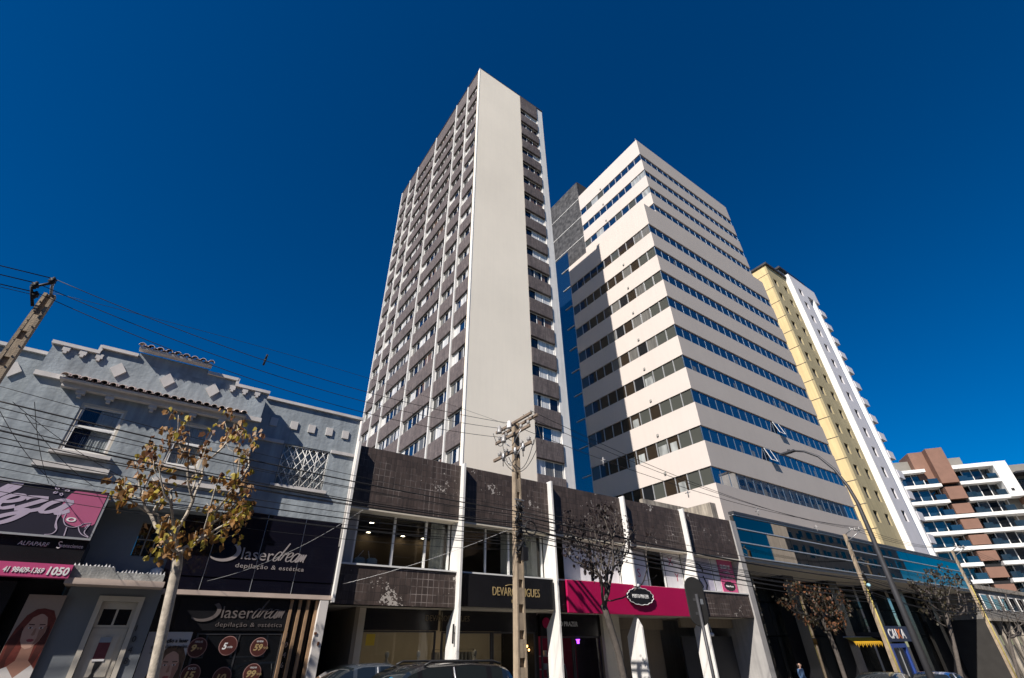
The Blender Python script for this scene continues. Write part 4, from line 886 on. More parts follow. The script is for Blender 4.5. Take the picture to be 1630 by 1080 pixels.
MB().box(W3[0]+.07, (W3[0]+W3[1])/2-.04, HW+.14, HW+.15, W3[2]+.06, W3[3]-.07).build('pane', g_clear, w3); MB().box((W3[0]+W3[1])/2+.04, W3[1]-.07, HW+.14, HW+.15, W3[2]+.06, W3[3]-.07).build('pane', g_clear, w3)
curtain(W3[0]+.05, W3[1]-.05, HW+.2, W3[2], W3[3], 'curtain', m_lace, w3, .02, 50)
gr = MB(); x0, x1, z0, z1 = W3[0]+.05, W3[1]-.04, W3[2]+.03, W3[3]-.03; n = 6
for i in range(-7, 8):
    for sgn in (1, -1):
        # diagonal bars clipped to the opening
        pts = []
        for s_ in range(2):
            pass
        c0 = (x0+x1)/2+i*.26
        za, zc2 = z0, z1; xa = c0-sgn*(z1-z0)*.32; xd = c0+sgn*(z1-z0)*.32
        def clip(xa, za, xd, zd):
            t0, t1 = 0.0, 1.0
            dx = xd-xa
            for lim, s in ((x0, 1), (x1, -1)):
                if abs(dx) < 1e-9: continue
                t = (lim-xa)/dx
                if (dx > 0) == (s > 0): t0 = max(t0, t)
                else: t1 = min(t1, t)
            return (t0, t1)
        t0, t1 = clip(xa, za, xd, zc2)
        if t1-t0 > .05: gr.tube([(xa+(xd-xa)*t0, HW+.05, za+(zc2-za)*t0), (xa+(xd-xa)*t1, HW+.05, za+(zc2-za)*t1)], .014, 4)
for x in (x0, x0+(x1-x0)*.25, (x0+x1)/2, x0+(x1-x0)*.75, x1): gr.tube([(x, HW+.05, z0), (x, HW+.05, z1)], .014, 4)
gr.tube([(x0, HW+.05, z0), (x1, HW+.05, z0)], .014, 4).tube([(x0, HW+.05, z1), (x1, HW+.05, z1)], .014, 4)
gr.build('window_grille', m_frame_w, w3)['kind'] = 'stuff'
MB().box(W3[0]-.12, W3[1]+.12, HW-.15, HW+.09, W3[2]-.11, W3[2]-.0).build('sill', m_ht, w3)
MB().tube([(AX-.05, HW-.06, 3.3), (AX-.05, HW-.06, zwr-.05)], .055, 8).build('rain_pipe', m_ht, hs_)
# recessed ground floor
MB().box(-11, -1.7, HL, HL+.3, -2.2, 3.84).build('ground_floor_wall', m_dark, hs_)
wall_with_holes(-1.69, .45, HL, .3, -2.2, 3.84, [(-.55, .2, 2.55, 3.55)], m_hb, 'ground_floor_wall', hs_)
bw = MB()
for x in (-.55, -.3, -.05, .2): bw.box(x-.015, x+.015, HL+.08, HL+.12, 2.55, 3.55)
for z in (2.57, 3.05, 3.53): bw.box(-.55, .2, HL+.081, HL+.119, z-.015, z+.015)
bwo = bw.build('window', m_sash, hs_); MB().box(-.53, .18, HL+.14, HL+.15, 2.57, 3.53).build('pane', g_dark, bwo)
MB().box(.46, 5.6, HL, HL+.3, -2.2, 3.84).build('ground_floor_wall', m_dark, hs_)
# door canopy
LD = 17.95
lx0, lx1 = -.0915*LD, .027*LD
m_canopy = mat('mossy_concrete', (.36, .36, .34), .9, .35, 2.5, .5, 18, streak=.3)
cn = MB().prism([(lx0, .1*LD), (lx1, .1*LD), (lx1, .110*LD), (lx0+(lx1-lx0)*.45, .110*LD), (lx0+(lx1-lx0)*.43, .1165*LD), (lx0, .1165*LD)], LD, HL-.002, 'y').build('door_canopy', m_canopy, hs_)
rg = random.Random(3)
for i in range(26):   # broken glass bedded along the canopy top
    x = lx0+(lx1-lx0)*(i+.5)/26; zt = .1165*LD if x < lx0+(lx1-lx0)*.43 else .110*LD
    MB().add([(x-.03, LD+.02, zt-.01), (x+.03, LD+.02, zt-.01), (x+rg.uniform(-.03, .03), LD+.03, zt+rg.uniform(.03, .09)), (x, LD+.06, zt-.01)], [(0, 1, 2), (1, 3, 2), (3, 0, 2), (0, 3, 1)]).build('glass_shard', m_lett_w, cn)
MB().box(lx0-.02, lx1+.06, LD-.05, HL-.003, .092*LD, .0999*LD).build('canopy_trim', mat('pinkish_trim', (.50, .40, .34), .85, .15, 2.0), hs_)
DY = 18.6
wall_with_holes(lx0+.1, lx1+.1, DY, .4, -2.0, .092*LD-.002, [(-.71, .10, -2.0, .071*DY)], mat('mid_grey_render', (.17, .185, .20), .85, .1, .8, .15, 15), 'door_wall', hs_)
d_ = thing('front_door', 'cream wooden door with two pane transom and glued posters under the canopy', 'door', (-.3, DY, ground(0)))
MB().box(-.83, -.71, DY-.05, DY+.12, -1.66, .078*DY).box(.10, .22, DY-.05, DY+.12, -1.66, .078*DY).box(-.71, .10, DY-.05, DY+.12, .071*DY, .078*DY).build('door_frame', m_cream_w, d_)
zt = .071*DY
MB().box(-.71, .10, DY+.05, DY+.10, zt-.62, zt-.56).box(-.71, -.63, DY+.05, DY+.1, zt-.56, zt).box(.02, .10, DY+.05, DY+.1, zt-.56, zt).box(-.63, .02, DY+.05, DY+.1, zt-.18, zt).box(-.33, -.28, DY+.05, DY+.1, zt-.56, zt-.18).build('transom', m_cream_w, d_)
for a, c in ((-.63, -.33), (-.28, .02)): MB().box(a, c, DY+.08, DY+.09, zt-.56, zt-.18).build('transom_pane', g_dark, d_)
lf = MB().box(-.70, .09, DY+.06, DY+.1, -1.64, zt-.63).build('door_leaf', m_cream_w, d_)
for a, c in ((-.58, -.34), (-.27, -.03)): MB().box(a, c, DY+.045, DY+.06, -1.3, -.55).box(a, c, DY+.045, DY+.06, -.4, zt-.8).build('door_panel', m_cream_w, d_)
MB().tube([(.0, DY+.045, -.72), (.0, DY-.02, -.72), (-.09, DY-.02, -.72)], .014, 6).build('door_handle', m_alu_d, d_)
po = MB().box(-.44, -.18, DY+.035, DY+.042, -.06, .48).build('notice', mat('red_notice', (.16, .04, .05), .7, .3, 8)); tag(po, 'small red and grey notice glued on the cream door', 'notice'); MB().box(-.44, -.18, DY+.03, DY+.034, .36, .48).build('notice_header', mat('grey_paper', (.3, .33, .38), .7, .1), po); MB().box(-.44, -.18, DY+.03, DY+.034, -.06, -.01).build('notice_footer', m_lett_w, po)
MB().prism([(-.36, -.07), (-.2, -.07), (-.24, -.2), (-.3, -.33), (-.27, -.42), (-.23, -.46), (-.43, -.46), (-.39, -.42), (-.35, -.32), (-.36, -.18)], DY+.038, DY+.044, 'y').build('paint_mark', m_ink, lf)
MB().tube([(-.5, DY+.04, -.85), (-.45, DY+.04, -.62), (-.42, DY+.04, -.86), (-.36, DY+.04, -.62)], .009, 4).tube([(-.27, DY+.04, -.84), (-.19, DY+.04, -.62), (-.1, DY+.04, -.82), (-.25, DY+.04, -.76)], .009, 4).build('graffiti', m_ink, lf)
for i, ch in enumerate('1048'): text_xz('house_number', ch, .2, .27, DY-.012, .62-.25*i, m_alu_d, hs_)
lm = MB().lathe([(.02, 0), (.14, .02), (.2, .12), (.17, .3), (.05, .36)], (.28, HL-.1, 1.93), 14).build('globe_lamp', mat('opal_glass', (.6, .62, .65), .4, .1)); tag(lm, 'unlit pale globe lamp standing on the door canopy end', 'lamp')

# ================================================================== SIGNS ON THE HOUSE
m_navyp = mat('dark_navy_print', (.018, .016, .03), .45, .15); m_rose = mat('rose_print', (.42, .10, .20), .5, .08); m_lilac = mat('lilac_print', (.45, .38, .48), .5, .1)
BY = 18.05
bx1 = -.0868*BY; bz0, bz1 = .153*BY, .2225*BY
bl = MB().box(-6.6, bx1, BY, HM+.5, bz0, bz1).build('salon_sign', m_navyp); tag(bl, 'large dark beauty salon sign with lilac script and a rose circle', 'sign')
MB().box(-6.65, bx1+.04, BY-.03, BY-.002, bz0-.04, bz0+.01).box(bx1, bx1+.04, BY-.03, BY-.002, bz0+.011, bz1).box(-6.65, bx1+.04, BY-.03, BY-.002, bz1+.001, bz1+.04).build('sign_frame', m_alu, bl)
def strokes(name, lst, org, sx, sz, shear, y, rad, m, parent):
    b = MB()
    for st in lst:
        pts = []
        for i in range(len(st)-1):   # Catmull-Rom through the drawn points
            p0, p1, p2, p3 = st[max(i-1, 0)], st[i], st[i+1], st[min(i+2, len(st)-1)]
            for k in range(6):
                t = k/6; q = [0.5*((2*p1[a])+(-p0[a]+p2[a])*t+(2*p0[a]-5*p1[a]+4*p2[a]-p3[a])*t*t+(-p0[a]+3*p1[a]-3*p2[a]+p3[a])*t**3) for a in (0, 1)]
                pts.append(q)
        pts.append(st[-1])
        P = [(org[0]+(q[0]+q[1]*shear)*sx, y, org[1]+q[1]*sz) for q in pts]
        # flat ribbon: print thickness, pen-width varies with direction
        v = []; f = []
        for i, p in enumerate(P):
            a = P[max(i-1, 0)]; c = P[min(i+1, len(P)-1)]; d = Vector((c[0]-a[0], 0, c[2]-a[2])); d = d.normalized() if d.length > 1e-9 else Vector((1, 0, 0))
            n = Vector((-d.z, 0, d.x)); w = rad*(.55+.75*abs(d.z))
            for yy in (y, y-.006):
                v += [(p[0]+n.x*w, yy-.0004*i/len(P), p[2]+n.z*w), (p[0]-n.x*w, yy-.0004*i/len(P), p[2]-n.z*w)]
        for i in range(len(P)-1):
            o = 4*i; f += [(o+2, o+3, o+7, o+6), (o, o+4, o+5, o+1), (o, o+2, o+6, o+4), (o+1, o+5, o+7, o+3)]
        f += [(0, 1, 3, 2), (len(v)-4, len(v)-2, len(v)-1, len(v)-3)]
        b.add(v, f)
    return b.build(name, m, parent)
ltr_e = [(0, .42), (.22, .5), (.4, .72), (.34, .96), (.14, .98), (.0, .66), (.06, .2), (.26, .02), (.5, .22)]
ltr_l = [(0, .3), (.22, .8), (.36, 1.5), (.28, 1.78), (.14, 1.5), (.08, .7), (.16, .08), (.36, .1), (.46, .3)]
ltr_z = [(0, .8), (.1, .95), (.5, .92), (.1, .08), (.44, .06), (.36, -.6), (.12, -.95), (-.1, -.75), (.1, -.35), (.6, .12), (.72, .3)]
ltr_a = [(.5, .85), (.28, .98), (.06, .7), (.02, .25), (.18, .02), (.4, .25), (.54, .95), (.48, .25), (.58, .02), (.76, .3)]
ltr_B = [(.0, 1.5), (.3, 1.85), (.9, 1.8), (1.0, 1.35), (.5, .95), (.95, .75), (.9, .2), (.3, 0), (-.1, .2)]
def word(seq):
    out = []; x = 0
    for L, w in seq:
        out.append([(a+x, c) for a, c in L]); x += w
    return out
strokes('script_lettering', word([(ltr_B, 1.15), (ltr_e, .5), (ltr_l, .46), (ltr_e, .5), (ltr_z, .7), (ltr_a, .7)]), (-5.42, bz0+.56), .76, .38, .30, BY-.003, .055, m_lilac, bl)
zpx = lambda x, y: (lambda p: (p.x, p.z))(onY(x*.2036, 740+y*.2036, BY))
cc = zpx(690, 325); cr = [(min(cc[0]+.56*math.cos(t), bx1-.03), min(cc[1]+.56*math.sin(t), bz1-.02)) for t in [math.pi*2*i/48 for i in range(48)]]
MB().prism(cr, BY-.005, BY-.001, 'y').build('rose_circle', m_rose, bl)
strokes('line_drawing', [[zpx(*q) for q in L_] for L_ in ([(515, 385), (497, 430), (515, 475), (570, 490), (625, 478), (655, 462), (712, 456)], [(480, 380), (442, 440), (442, 505), (405, 540), (345, 546)], [(455, 390), (432, 470), (436, 500)], [(522, 490), (500, 556)], [(612, 488), (622, 525), (645, 550), (690, 570)], [(705, 466), (658, 528), (690, 566)], [(660, 500), (690, 470)])], (0, 0), 1, 1, 0, BY-.008, .009, m_lilac, bl)
ec = zpx(558, 430)
strokes('line_drawing', [[(ec[0]+.085*math.cos(t), ec[1]+.045*math.sin(t)) for t in [i*.52 for i in range(13)]]], (0, 0), 1, 1, 0, BY-.008, .018, m_lett_w, bl)
fcn = zpx(480, 205)
strokes('line_drawing', [[(fcn[0]+.05*math.cos(t0)+.09*math.cos(t0+d)*k, fcn[1]+.04*math.sin(t0)+.07*math.sin(t0+d)*k) for d, k in ((-.5, .3), (-.3, 1), (0, 1.3), (.3, 1), (.5, .3))] for t0 in (.2, 1.4, 2.6, 3.8, 5.0)], (0, 0), 1, 1, 0, BY-.009, .012, m_lilac, bl)
for dx in (0, .2): MB().prism([(-4.85+dx+.07*math.cos(t), bz0+.22+dx*.03+.06*math.sin(t)) for t in [math.pi*2*i/14 for i in range(14)]], BY-.006, BY-.001, 'y').build('dot', m_lilac, bl)
bk = MB().box(-6.6, bx1+.02, BY+.08, HL-.01, .098*BY, bz0-.05).build('lower_sign_board', m_dark); tag(bk, 'black board with two small brand logos below the salon sign', 'sign')
pz = lambda px, py, Y: onY(px, py, Y)
text_xz('lettering', 'ALFAPARF', .14, pz(28, 866, BY+.075).x, BY+.075, pz(28, 867, BY+.075).z, m_lett_w, bk, width=.62, shear=.15); text_xz('lettering', 'senscience', .13, pz(95, 872, BY+.075).x, BY+.075, pz(95, 871, BY+.075).z, m_lett_w, bk, width=.48)
text_xz('lettering', 'S', .26, pz(89, 873, BY+.075).x, BY+.075, pz(89, 873, BY+.075).z, m_lett_w, bk, width=.08)
pk2 = MB().box(-6.6, -.0905*17.85, 17.85, BY+.07, .0985*17.85, .1165*17.85).build('phone_sign', m_pink2); tag(pk2, 'long pink sign strip with white phone and house number', 'sign')
p_a, p_b, p_c = onY(2, 911, 17.845).x, onY(67, 915, 17.845).x, onY(72, 917, 17.845).x
text_xz('lettering', '41 98409-1369', .17, p_a, 17.845, .1035*17.85, m_lett_w, pk2, width=p_b-p_a, shear=.15, bold=.004); text_xz('lettering', '1050', .26, p_c, 17.845, .1022*17.85, m_lett_w, pk2, width=onY(106, 919, 17.845).x-p_c, shear=.1, bold=.008)

def face_poster(name, label, x0, x1, z0, z1, y, bgm, hairc, lean, headx, headz, s):
    t = MB().box(x0, x1, y, y+.03, z0, z1).build(name, bgm); tag(t, label, 'poster')
    hair = mat('hair_print_'+hairc[0], hairc[1], .6, .35, 9.0); hair2 = mat('hair_dark_print_'+hairc[0], tuple(c*.45 for c in hairc[1]), .6, .3, 9.0); skin = mat('skin_print', (.50, .30, .23), .55, .08, 3.0); skin2 = mat('skin_shade_print', (.33, .17, .12), .6, .1, 3.0); lip = mat('lip_print', (.33, .07, .07), .5, .05); wh_ = mat('blouse_print', (.6, .56, .53), .6, .1, 4.0)
    def cl(p): return (min(max(headx+p[0]*s, x0+.005), x1-.005), min(max(headz+p[1]*s, z0+.005), z1-.005))
    def pr(nm, pts, k, m): return MB().prism([cl(p) for p in pts], y-.0012*k-.0010, y-.0012*k, 'y').build(nm, m, t)
    def ell(cx, cy, rx, ry, n=20, a0=0, a1=2*math.pi): return [(cx+rx*math.cos(a0+(a1-a0)*i/n), cy+ry*math.sin(a0+(a1-a0)*i/n)) for i in range(n)]
    pr('printed_hair', [(0, 1.05), (.45, .95), (.75, .55), (.82, 0), (.95, -.7), (.8, -1.5), (.95, -2.2), (.5, -2.5), (-.6, -2.4), (-1.2, -2.2), (-.9, -1.4), (-1.05, -.6), (-.8, .1), (-.6, .7), (-.3, 1.0)], 1, hair)
    pr('printed_hair', [(.35, .6), (.6, .1), (.72, -.8), (.5, -1.7), (.75, -2.3), (.2, -2.2), (.35, -1.2), (.4, -.3)], 2, hair2); pr('printed_hair', [(-.5, .3), (-.45, -.5), (-.6, -1.3), (-.45, -2.0), (-.85, -2.1), (-.75, -1.2), (-.85, -.4)], 2, hair2)
    pr('printed_neck', [(-.2, -.6), (.25, -.6), (.3, -1.35), (.75, -1.7), (.6, -2.2), (-.65, -2.2), (-.6, -1.75), (-.22, -1.35)], 3, skin2)
    pr('printed_blouse', [(-.75, -1.75), (-.45, -1.6), (0, -2.1), (.5, -1.55), (.85, -1.75), (.8, -2.6), (-.9, -2.6)], 4, wh_)
    pr('printed_face', [(0, .78), (.3, .7), (.46, .35), (.47, -.1), (.36, -.5), (.14, -.8), (-.04, -.85), (-.22, -.75), (-.4, -.45), (-.48, -.05), (-.44, .4), (-.28, .7)], 5, skin)
    pr('printed_face', [(.18, .0), (.46, .3), (.45, -.15), (.34, -.5), (.15, -.72), (.22, -.35)], 6, skin2)
    rh = random.Random(len(label)); tones = [mat('hair_tone_%s_%d' % (hairc[0], q_), tuple(c*k_ for c in hairc[1]), .55, .3, 14.0) for q_, k_ in enumerate((.3, .7, 1.3, 2.0))]
    for q_ in range(34):
        sd = rh.choice((-1, 1)); a0 = rh.uniform(.12, .62); z_a = rh.uniform(.3, .95); z_b = rh.uniform(-2.3, -1.0); ph = rh.uniform(0, 6); w_ = rh.uniform(.015, .04); L1 = []; L2 = []
        for i_ in range(12):
            t_ = i_/11; xx = sd*(a0*.4+a0*.55*min(1, t_*3)+.32*t_)+.07*math.sin(ph+t_*7); zz = z_a+(z_b-z_a)*t_; ww_ = w_*(1-abs(2*t_-1)**3)+.003
            L1.append((xx-ww_, zz)); L2.append((xx+ww_, zz))
        if all(sd*q3[0] > .5 or q3[1] < -.9 or q3[1] > .75 for q3 in L1): pr('printed_strand', L1+L2[::-1], 6.2+q_*.02, rh.choice(tones))
    for sx in (-1, 1):
        pr('printed_eye', ell(sx*.22, .12, .1, .04), 7, wh_); pr('printed_eye', ell(sx*.22, .12, .045, .042), 8, hair2); pr('printed_brow', [(sx*.1, .24), (sx*.35, .26), (sx*.34, .3), (sx*.1, .29)], 8, hair2)
    pr('printed_nose', [(-.02, .1), (.05, .1), (.08, -.2), (0, -.25), (-.07, -.2)], 7, skin2); pr('printed_mouth', [(-.17, -.43), (-.05, -.38), (.0, -.4), (.05, -.38), (.17, -.43), (.08, -.52), (-.08, -.52)], 7, lip)
    pr('printed_fringe', [(0, 1.0), (.42, .85), (.52, .3), (.48, .1), (.3, .62), (.02, .82), (-.3, .6), (-.5, .05), (-.56, .3), (-.4, .85)], 9, hair)
    return t
wp = face_poster('red_hair_poster', 'tall poster of a woman with long red hair left of the door', onY(57, 946, 18.5).x-.12, onY(107, 948, 18.5).x, -1.6, 1.42, 18.5, mat('tan_print', (.34, .26, .21), .6, .08), ('red', (.16, .03, .02)), 0, onY(55, 1004, 18.5).x, onY(55, 1004, 18.5).z, .47)
MB().box(-6.6, -2.62, 18.4, 18.6, -1.66, 1.7).build('dark_shopfront', m_dark, hs_)
# ---- laser salon
LY = 18.85
lz1, lz0, lzm = .2185*LY, .0905*LY, .1105*LY
lp = thing('black_fascia', 'black glass fascia with silver script lettering on the ground floor of the right wing', 'sign', (3, LY, lz0))
xs_ = [.42]+[onY(px, 880, LY).x for px in (335, 413, 477)]+[5.62]
g_panel = glass_mat('black_gloss_panel', (.006, .006, .012), 1.5, .06, .01)
for i in range(4):
    MB().box(xs_[i]+.008, xs_[i+1]-.008, LY, HL-.003, lzm+.01, lz1).build('glass_panel', g_panel, lp); MB().box(xs_[i]+.008, xs_[i+1]-.008, LY+.02, HL-.003, lz0, lzm-.01).build('glass_panel', g_panel, lp)
    if i: MB().box(xs_[i]-.007, xs_[i]+.007, LY+.005, HL-.003, lz0, lz1).build('joint_strip', m_alu, lp)
MB().box(.4, 5.66, LY-.06, HL-.01, lz0-.13, lz0-.002).build('lower_trim', MATS['pinkish_trim'], lp)
def salon_logo(x, z, s, y, m, parent, sub=True):
    swoosh = [(x-.55*s+.5*s*math.cos(t), z+.22*s+.34*s*math.sin(t)) for t in [-2.3+i*.22 for i in range(15)]]+[(x-.62*s+.44*s*math.cos(t), z+.22*s+.26*s*math.sin(t)) for t in [-2.3+i*.22 for i in range(14, -1, -1)]]
    MB().prism(swoosh, y-.02, y-.002, 'y').build('logo_swoosh', m, parent)
    text_xz('lettering', 'laser', .52*s, x, y-.002, z, m, parent, width=1.0*s)
    dr_ = [(.42, .9), (.2, 1.0), (.04, .6), (.06, .1), (.3, .05), (.5, .8), (.62, 2.0), (.46, .5), (.56, .05)]
    rr_ = [(.0, .1), (.12, .9), (.2, .75), (.4, .95)]; mm_ = [(0, 0), (.1, .9), (.12, .05), (.3, .9), (.34, .1), (.52, .9), (.56, .2), (.68, .05)]
    strokes('script_lettering', word([(dr_, .66), (rr_, .44), (ltr_e, .5), (ltr_a, .62), (mm_, .7)]), (x+.98*s, z+.01), .36*s, .3*s, .35, y-.004, .017*s, m, parent)
    if sub: text_xz('lettering', 'depilação & estética', .19*s, x-.1*s, y-.002, z-.26*s, m, parent, width=2.2*s, spacing=1.1)
p = onY(383, 890, LY); salon_logo(p.x, p.z, .98, LY, m_lett_s, lp)
SFY = 19.05
for a, c in ((.55, 5.0),): MB().box(a, c, SFY, HL-.004, -1.66, lz0-.14).build('shopfront_backing', m_dark, hs_)
s2 = MB().box(1.15, 4.5, SFY-.08, SFY-.003, .66, 1.5).build('lower_salon_sign', m_dark); tag(s2, 'dim lower salon sign with script lettering above the price stickers', 'sign')
m_dimlet = mat('dim_silver_lettering', (.13, .11, .105), .4, .1)
p = onY(352, 981, SFY-.08); salon_logo(p.x, p.z-.05, .88, SFY-.085, m_dimlet, s2)
wpo = face_poster('hair_removal_poster', 'tall pale poster of a smiling brown haired woman behind the pale trunked tree', .62, 1.72, -1.6, .62, SFY-.06, mat('pale_print', (.45, .44, .45), .6, .05), ('brown', (.13, .075, .045)), 0, onY(268, 1063, SFY-.06).x, onY(268, 1063, SFY-.06).z, .5)
text_xz('lettering', 'Depilação a laser', .13, .82, SFY-.064, .36, m_ink, wpo, width=.85, bold=.004); text_xz('lettering', 'para todas as peles.', .13, .8, SFY-.064, .22, m_ink, wpo, width=.9); MB().box(.8, 1.3, SFY-.064, SFY-.0615, .1, .115).build('rule', m_ink, wpo)
gd = MB().box(1.85, 1.9, SFY-.04, SFY-.003, -1.66, .6).box(4.25, 4.3, SFY-.04, SFY-.003, -1.66, .6).box(1.9, 4.25, SFY-.04, SFY-.003, .55, .6).box(3.0, 3.04, SFY-.04, SFY-.003, -1.66, .55).build('glass_door', m_alu_d); tag(gd, 'dark framed glass entrance of the salon with round price stickers', 'door')
MB().box(1.9, 3.0, SFY-.025, SFY-.015, -1.66, .55).build('pane', g_dark, gd); MB().box(3.04, 4.25, SFY-.025, SFY-.015, -1.66, .55).build('pane', g_dark, gd)
m_bord = mat('bordeaux_sticker', (.07, .018, .015), .5, .15); m_bord2 = mat('pink_sticker_rim', (.35, .2, .18), .5, .1)
st_ = [(314, 1031, '9', '99', 'AXILAS', 'gold numeral nine'), (363, 1028, '5', 'sessões', '', 'white five and script'), (412, 1030, '59', '90', 'MEIA PERNA', 'gold fifty nine'), (303, 1074, '15', '', 'BUÇO', 'gold fifteen'), (353, 1078, '10', '', '', 'plain bordeaux face'), (401, 1072, '99', '90', 'VIRILHA', 'gold ninety nine')]
for px, py, big, sm, top, what in st_:
    p = onY(px, py, SFY-.06); o = MB().lathe([(.25, 0), (.25, .008)], (p.x, SFY-.07, p.z), 28, axis='y').build('price_sticker', m_bord2); tag(o, 'round bordeaux price sticker with '+what+' on the salon door', 'sticker')
    MB().lathe([(.232, 0), (.232, .003)], (p.x, SFY-.074, p.z), 28, axis='y').build('sticker_face', m_bord, o)
    text_xz('lettering', big, .23, p.x-.15, SFY-.0745, p.z-.09, m_lett_g if big != '5' else m_lett_w, o, width=.13*len(big), shear=.2, bold=.008, extrude=.002)
    if sm: text_xz('lettering', sm, .09, p.x-.15+.14*len(big), SFY-.0745, p.z-.06, m_lett_g if big != '5' else m_lett_w, o, width=.14, extrude=.002)
    if top: text_xz('lettering', top, .07, p.x-.1, SFY-.0745, p.z+.12, m_lett_w, o, width=.2, extrude=.002)
for i, ch in enumerate('1046'): text_xz('house_number', ch, .2, 4.42, SFY-.01, .48-.27*i, m_lett_s, hs_)
m_slat = mat('tan_wood_slat', (.30, .19, .11), .6, .25, 5.0)
for k, px in enumerate((465, 478.5, 491.5, 505)):
    p = onY(px, 956, SFY-.05); o = MB().box(p.x-.045, p.x+.045, SFY-.12, SFY-.003, -1.64, lz0-.15).build('wood_slat', m_slat, hs_)
p = onY(533, 960, 18.7); cp = MB().box(5.22, 5.5, 18.75, HL, ground(5), lz0-.16).build('corner_pier', m_ht, hs_)
MB().box(5.2, 5.28, 18.72, 18.749, .55, .62).box(5.36, 5.42, 18.72, 18.749, .25, .35).build('rust_mark', mat('rust', (.12, .04, .015), .9, .3), cp)

# ================================================================== UTILITY POLES AND CABLES
PY = 15.3
def pole_parts(t, x, y, z0, z1, w0=.36, w1=.22, d0=.26, d1=.17, holes=True):
    H_ = z1-z0
    def lerp(a, b, z): return a+(b-a)*(z-z0)/H_
    for s_ in (-1, 1):
        v = []
        for z in (z0, z1):
            w, d = lerp(w0, w1, z), lerp(d0, d1, z); a = s_*w/2; b_ = s_*(w/2-.07)
            v += [(x+min(a, b_), y-d/2, z), (x+max(a, b_), y-d/2, z), (x+max(a, b_), y+d/2, z), (x+min(a, b_), y+d/2, z)]
        MB().add(v, [(0, 3, 2, 1), (4, 5, 6, 7), (0, 1, 5, 4), (1, 2, 6, 5), (2, 3, 7, 6), (3, 0, 4, 7)]).build('flange', m_pole, t)
    v = []
    for z in (z0, z1): w = lerp(w0, w1, z)/2-.069; v += [(x-w, y-.03, z), (x+w, y-.03, z), (x+w, y+.03, z), (x-w, y+.03, z)]
    MB().add(v, [(0, 3, 2, 1), (4, 5, 6, 7), (0, 1, 5, 4), (1, 2, 6, 5), (2, 3, 7, 6), (3, 0, 4, 7)]).build('web', m_pole, t)
    z = z0+.9
    while z < z1-.5:
        w, d = lerp(w0, w1, z)/2-.068, lerp(d0, d1, z)*.46
        MB().box(x-w, x+w, y-d, y-.031, z, z+.52).build('rib', m_pole, t)
        z += .78
def insulator(t, x, y, z, ax='z', m=None, s=1.0, name='insulator'):
    MB().lathe([(.02*s, 0), (.05*s, .01), (.05*s, .05*s), (.085*s, .07*s), (.04*s, .10*s), (.08*s, .13*s), (.035*s, .16*s), (.03*s, .2*s)], (x, y, z), 10, axis=ax).build(name, m or m_ceramic, t)
# left pole
xL = -.292*PY; zLt = .54*PY
pl = thing('utility_pole', 'leaning concrete utility pole at left edge in front of the grey house', 'utility pole', (xL, PY, ground(xL)), 'concrete utility poles')
pole_parts(pl, xL, PY, ground(xL), zLt, .4, .24)
for q in range(13):
    z = zLt-.35-q*.3; MB().lathe([(.022, 0), (.022, .02)], (xL-.05, PY-.16, z), 8, axis='y').build('bolt_hole', m_black, pl)
MB().tube([(xL+.05, PY, zLt-.1), (xL+.0, PY-.25, zLt+.12), (xL+.02, PY-.4, zLt+.16)], .035, 6).build('arm_bracket', m_steel, pl); MB().tube([(xL, PY-.4, zLt+.16), (xL-.32, PY-.35, zLt-.1), (xL-.12, PY-.2, zLt-.55)], .04, 6).build('arm_brace', m_black, pl)
for q, (dx, dy, dz) in enumerate(((-.02, -.4, .12), (-.28, -.34, -.12), (-.2, -.25, -.35))): insulator(pl, xL+dx, PY+dy, zLt+dz, 'z', m_black, 1.1)
# central pole
x2 = .728*PY; z2t = 8.25
p2_ = thing('utility_pole', 'weathered concrete utility pole with wooden crossarms in front of the black sign', 'utility pole', (x2, PY, ground(x2)), 'concrete utility poles')
pole_parts(p2_, x2, PY, ground(x2), z2t, .40, .24, .30, .2)
for (dx, z, y0, y1, hh) in ((-.2, 8.12, 13.95, 16.55, .12), (.13, 8.12, 13.95, 16.55, .12), (-.19, 7.62, 14.1, 16.6, .13), (-.19, 6.88, 14.05, 16.75, .13)):
    bevel(MB().box(x2+dx, x2+dx+.1, y0, y1, z, z+hh).build('crossarm', m_wood_arm, p2_), .012)
for z in (7.35, 6.6):
    for s_ in (-1, 1): MB().tube([(x2-.24, PY+s_*.08, z-.2), (x2-.24, PY+s_*.75, z+.3)], .02, 5).build('arm_brace', m_steel, p2_)
for k, (px, py, m_) in enumerate(((810.5, 676, m_lett_w), (795, 684, m_ceramic), (801.7, 698, m_ceramic))):
    p = onX(px, py, x2-.55)
    MB().lathe([(.015, .16), (.05, .15), (.075, .11), (.10, -.12), (.11, -.17), (.02, -.17)], p, 12).build('cup_insulator', m_, p2_)
    MB().tube([p+Vector((0, 0, .1)), (x2-.15, p.y, p.z-.02)], .018, 5).build('tie_rod', m_steel, p2_)
for k, y in enumerate((14.2, 14.7, 15.8, 16.3)):
    insulator(p2_, x2-.14, y, 7.75, 'z', m_ceramic); insulator(p2_, x2-.14, y, 7.01, 'z', m_ceramic, 1.2)
    insulator(p2_, x2+.03, y, 8.24, 'z', m_steel, .8)
for k, y in enumerate((14.35, 14.9, 15.75)):
    MB().lathe([(.03, 0), (.06, .02), (.06, .12), (.09, .14), (.05, .18), (.09, .22), (.05, .26), (.06, .3), (.02, .34)], (x2-.32, y, 6.62), 10).build('fuse_cutout', m_steel, p2_); MB().tube([(x2-.36, y-.03, 6.68), (x2-.42, y-.12, 6.35)], .02, 5).build('fuse_tube', m_black, p2_)
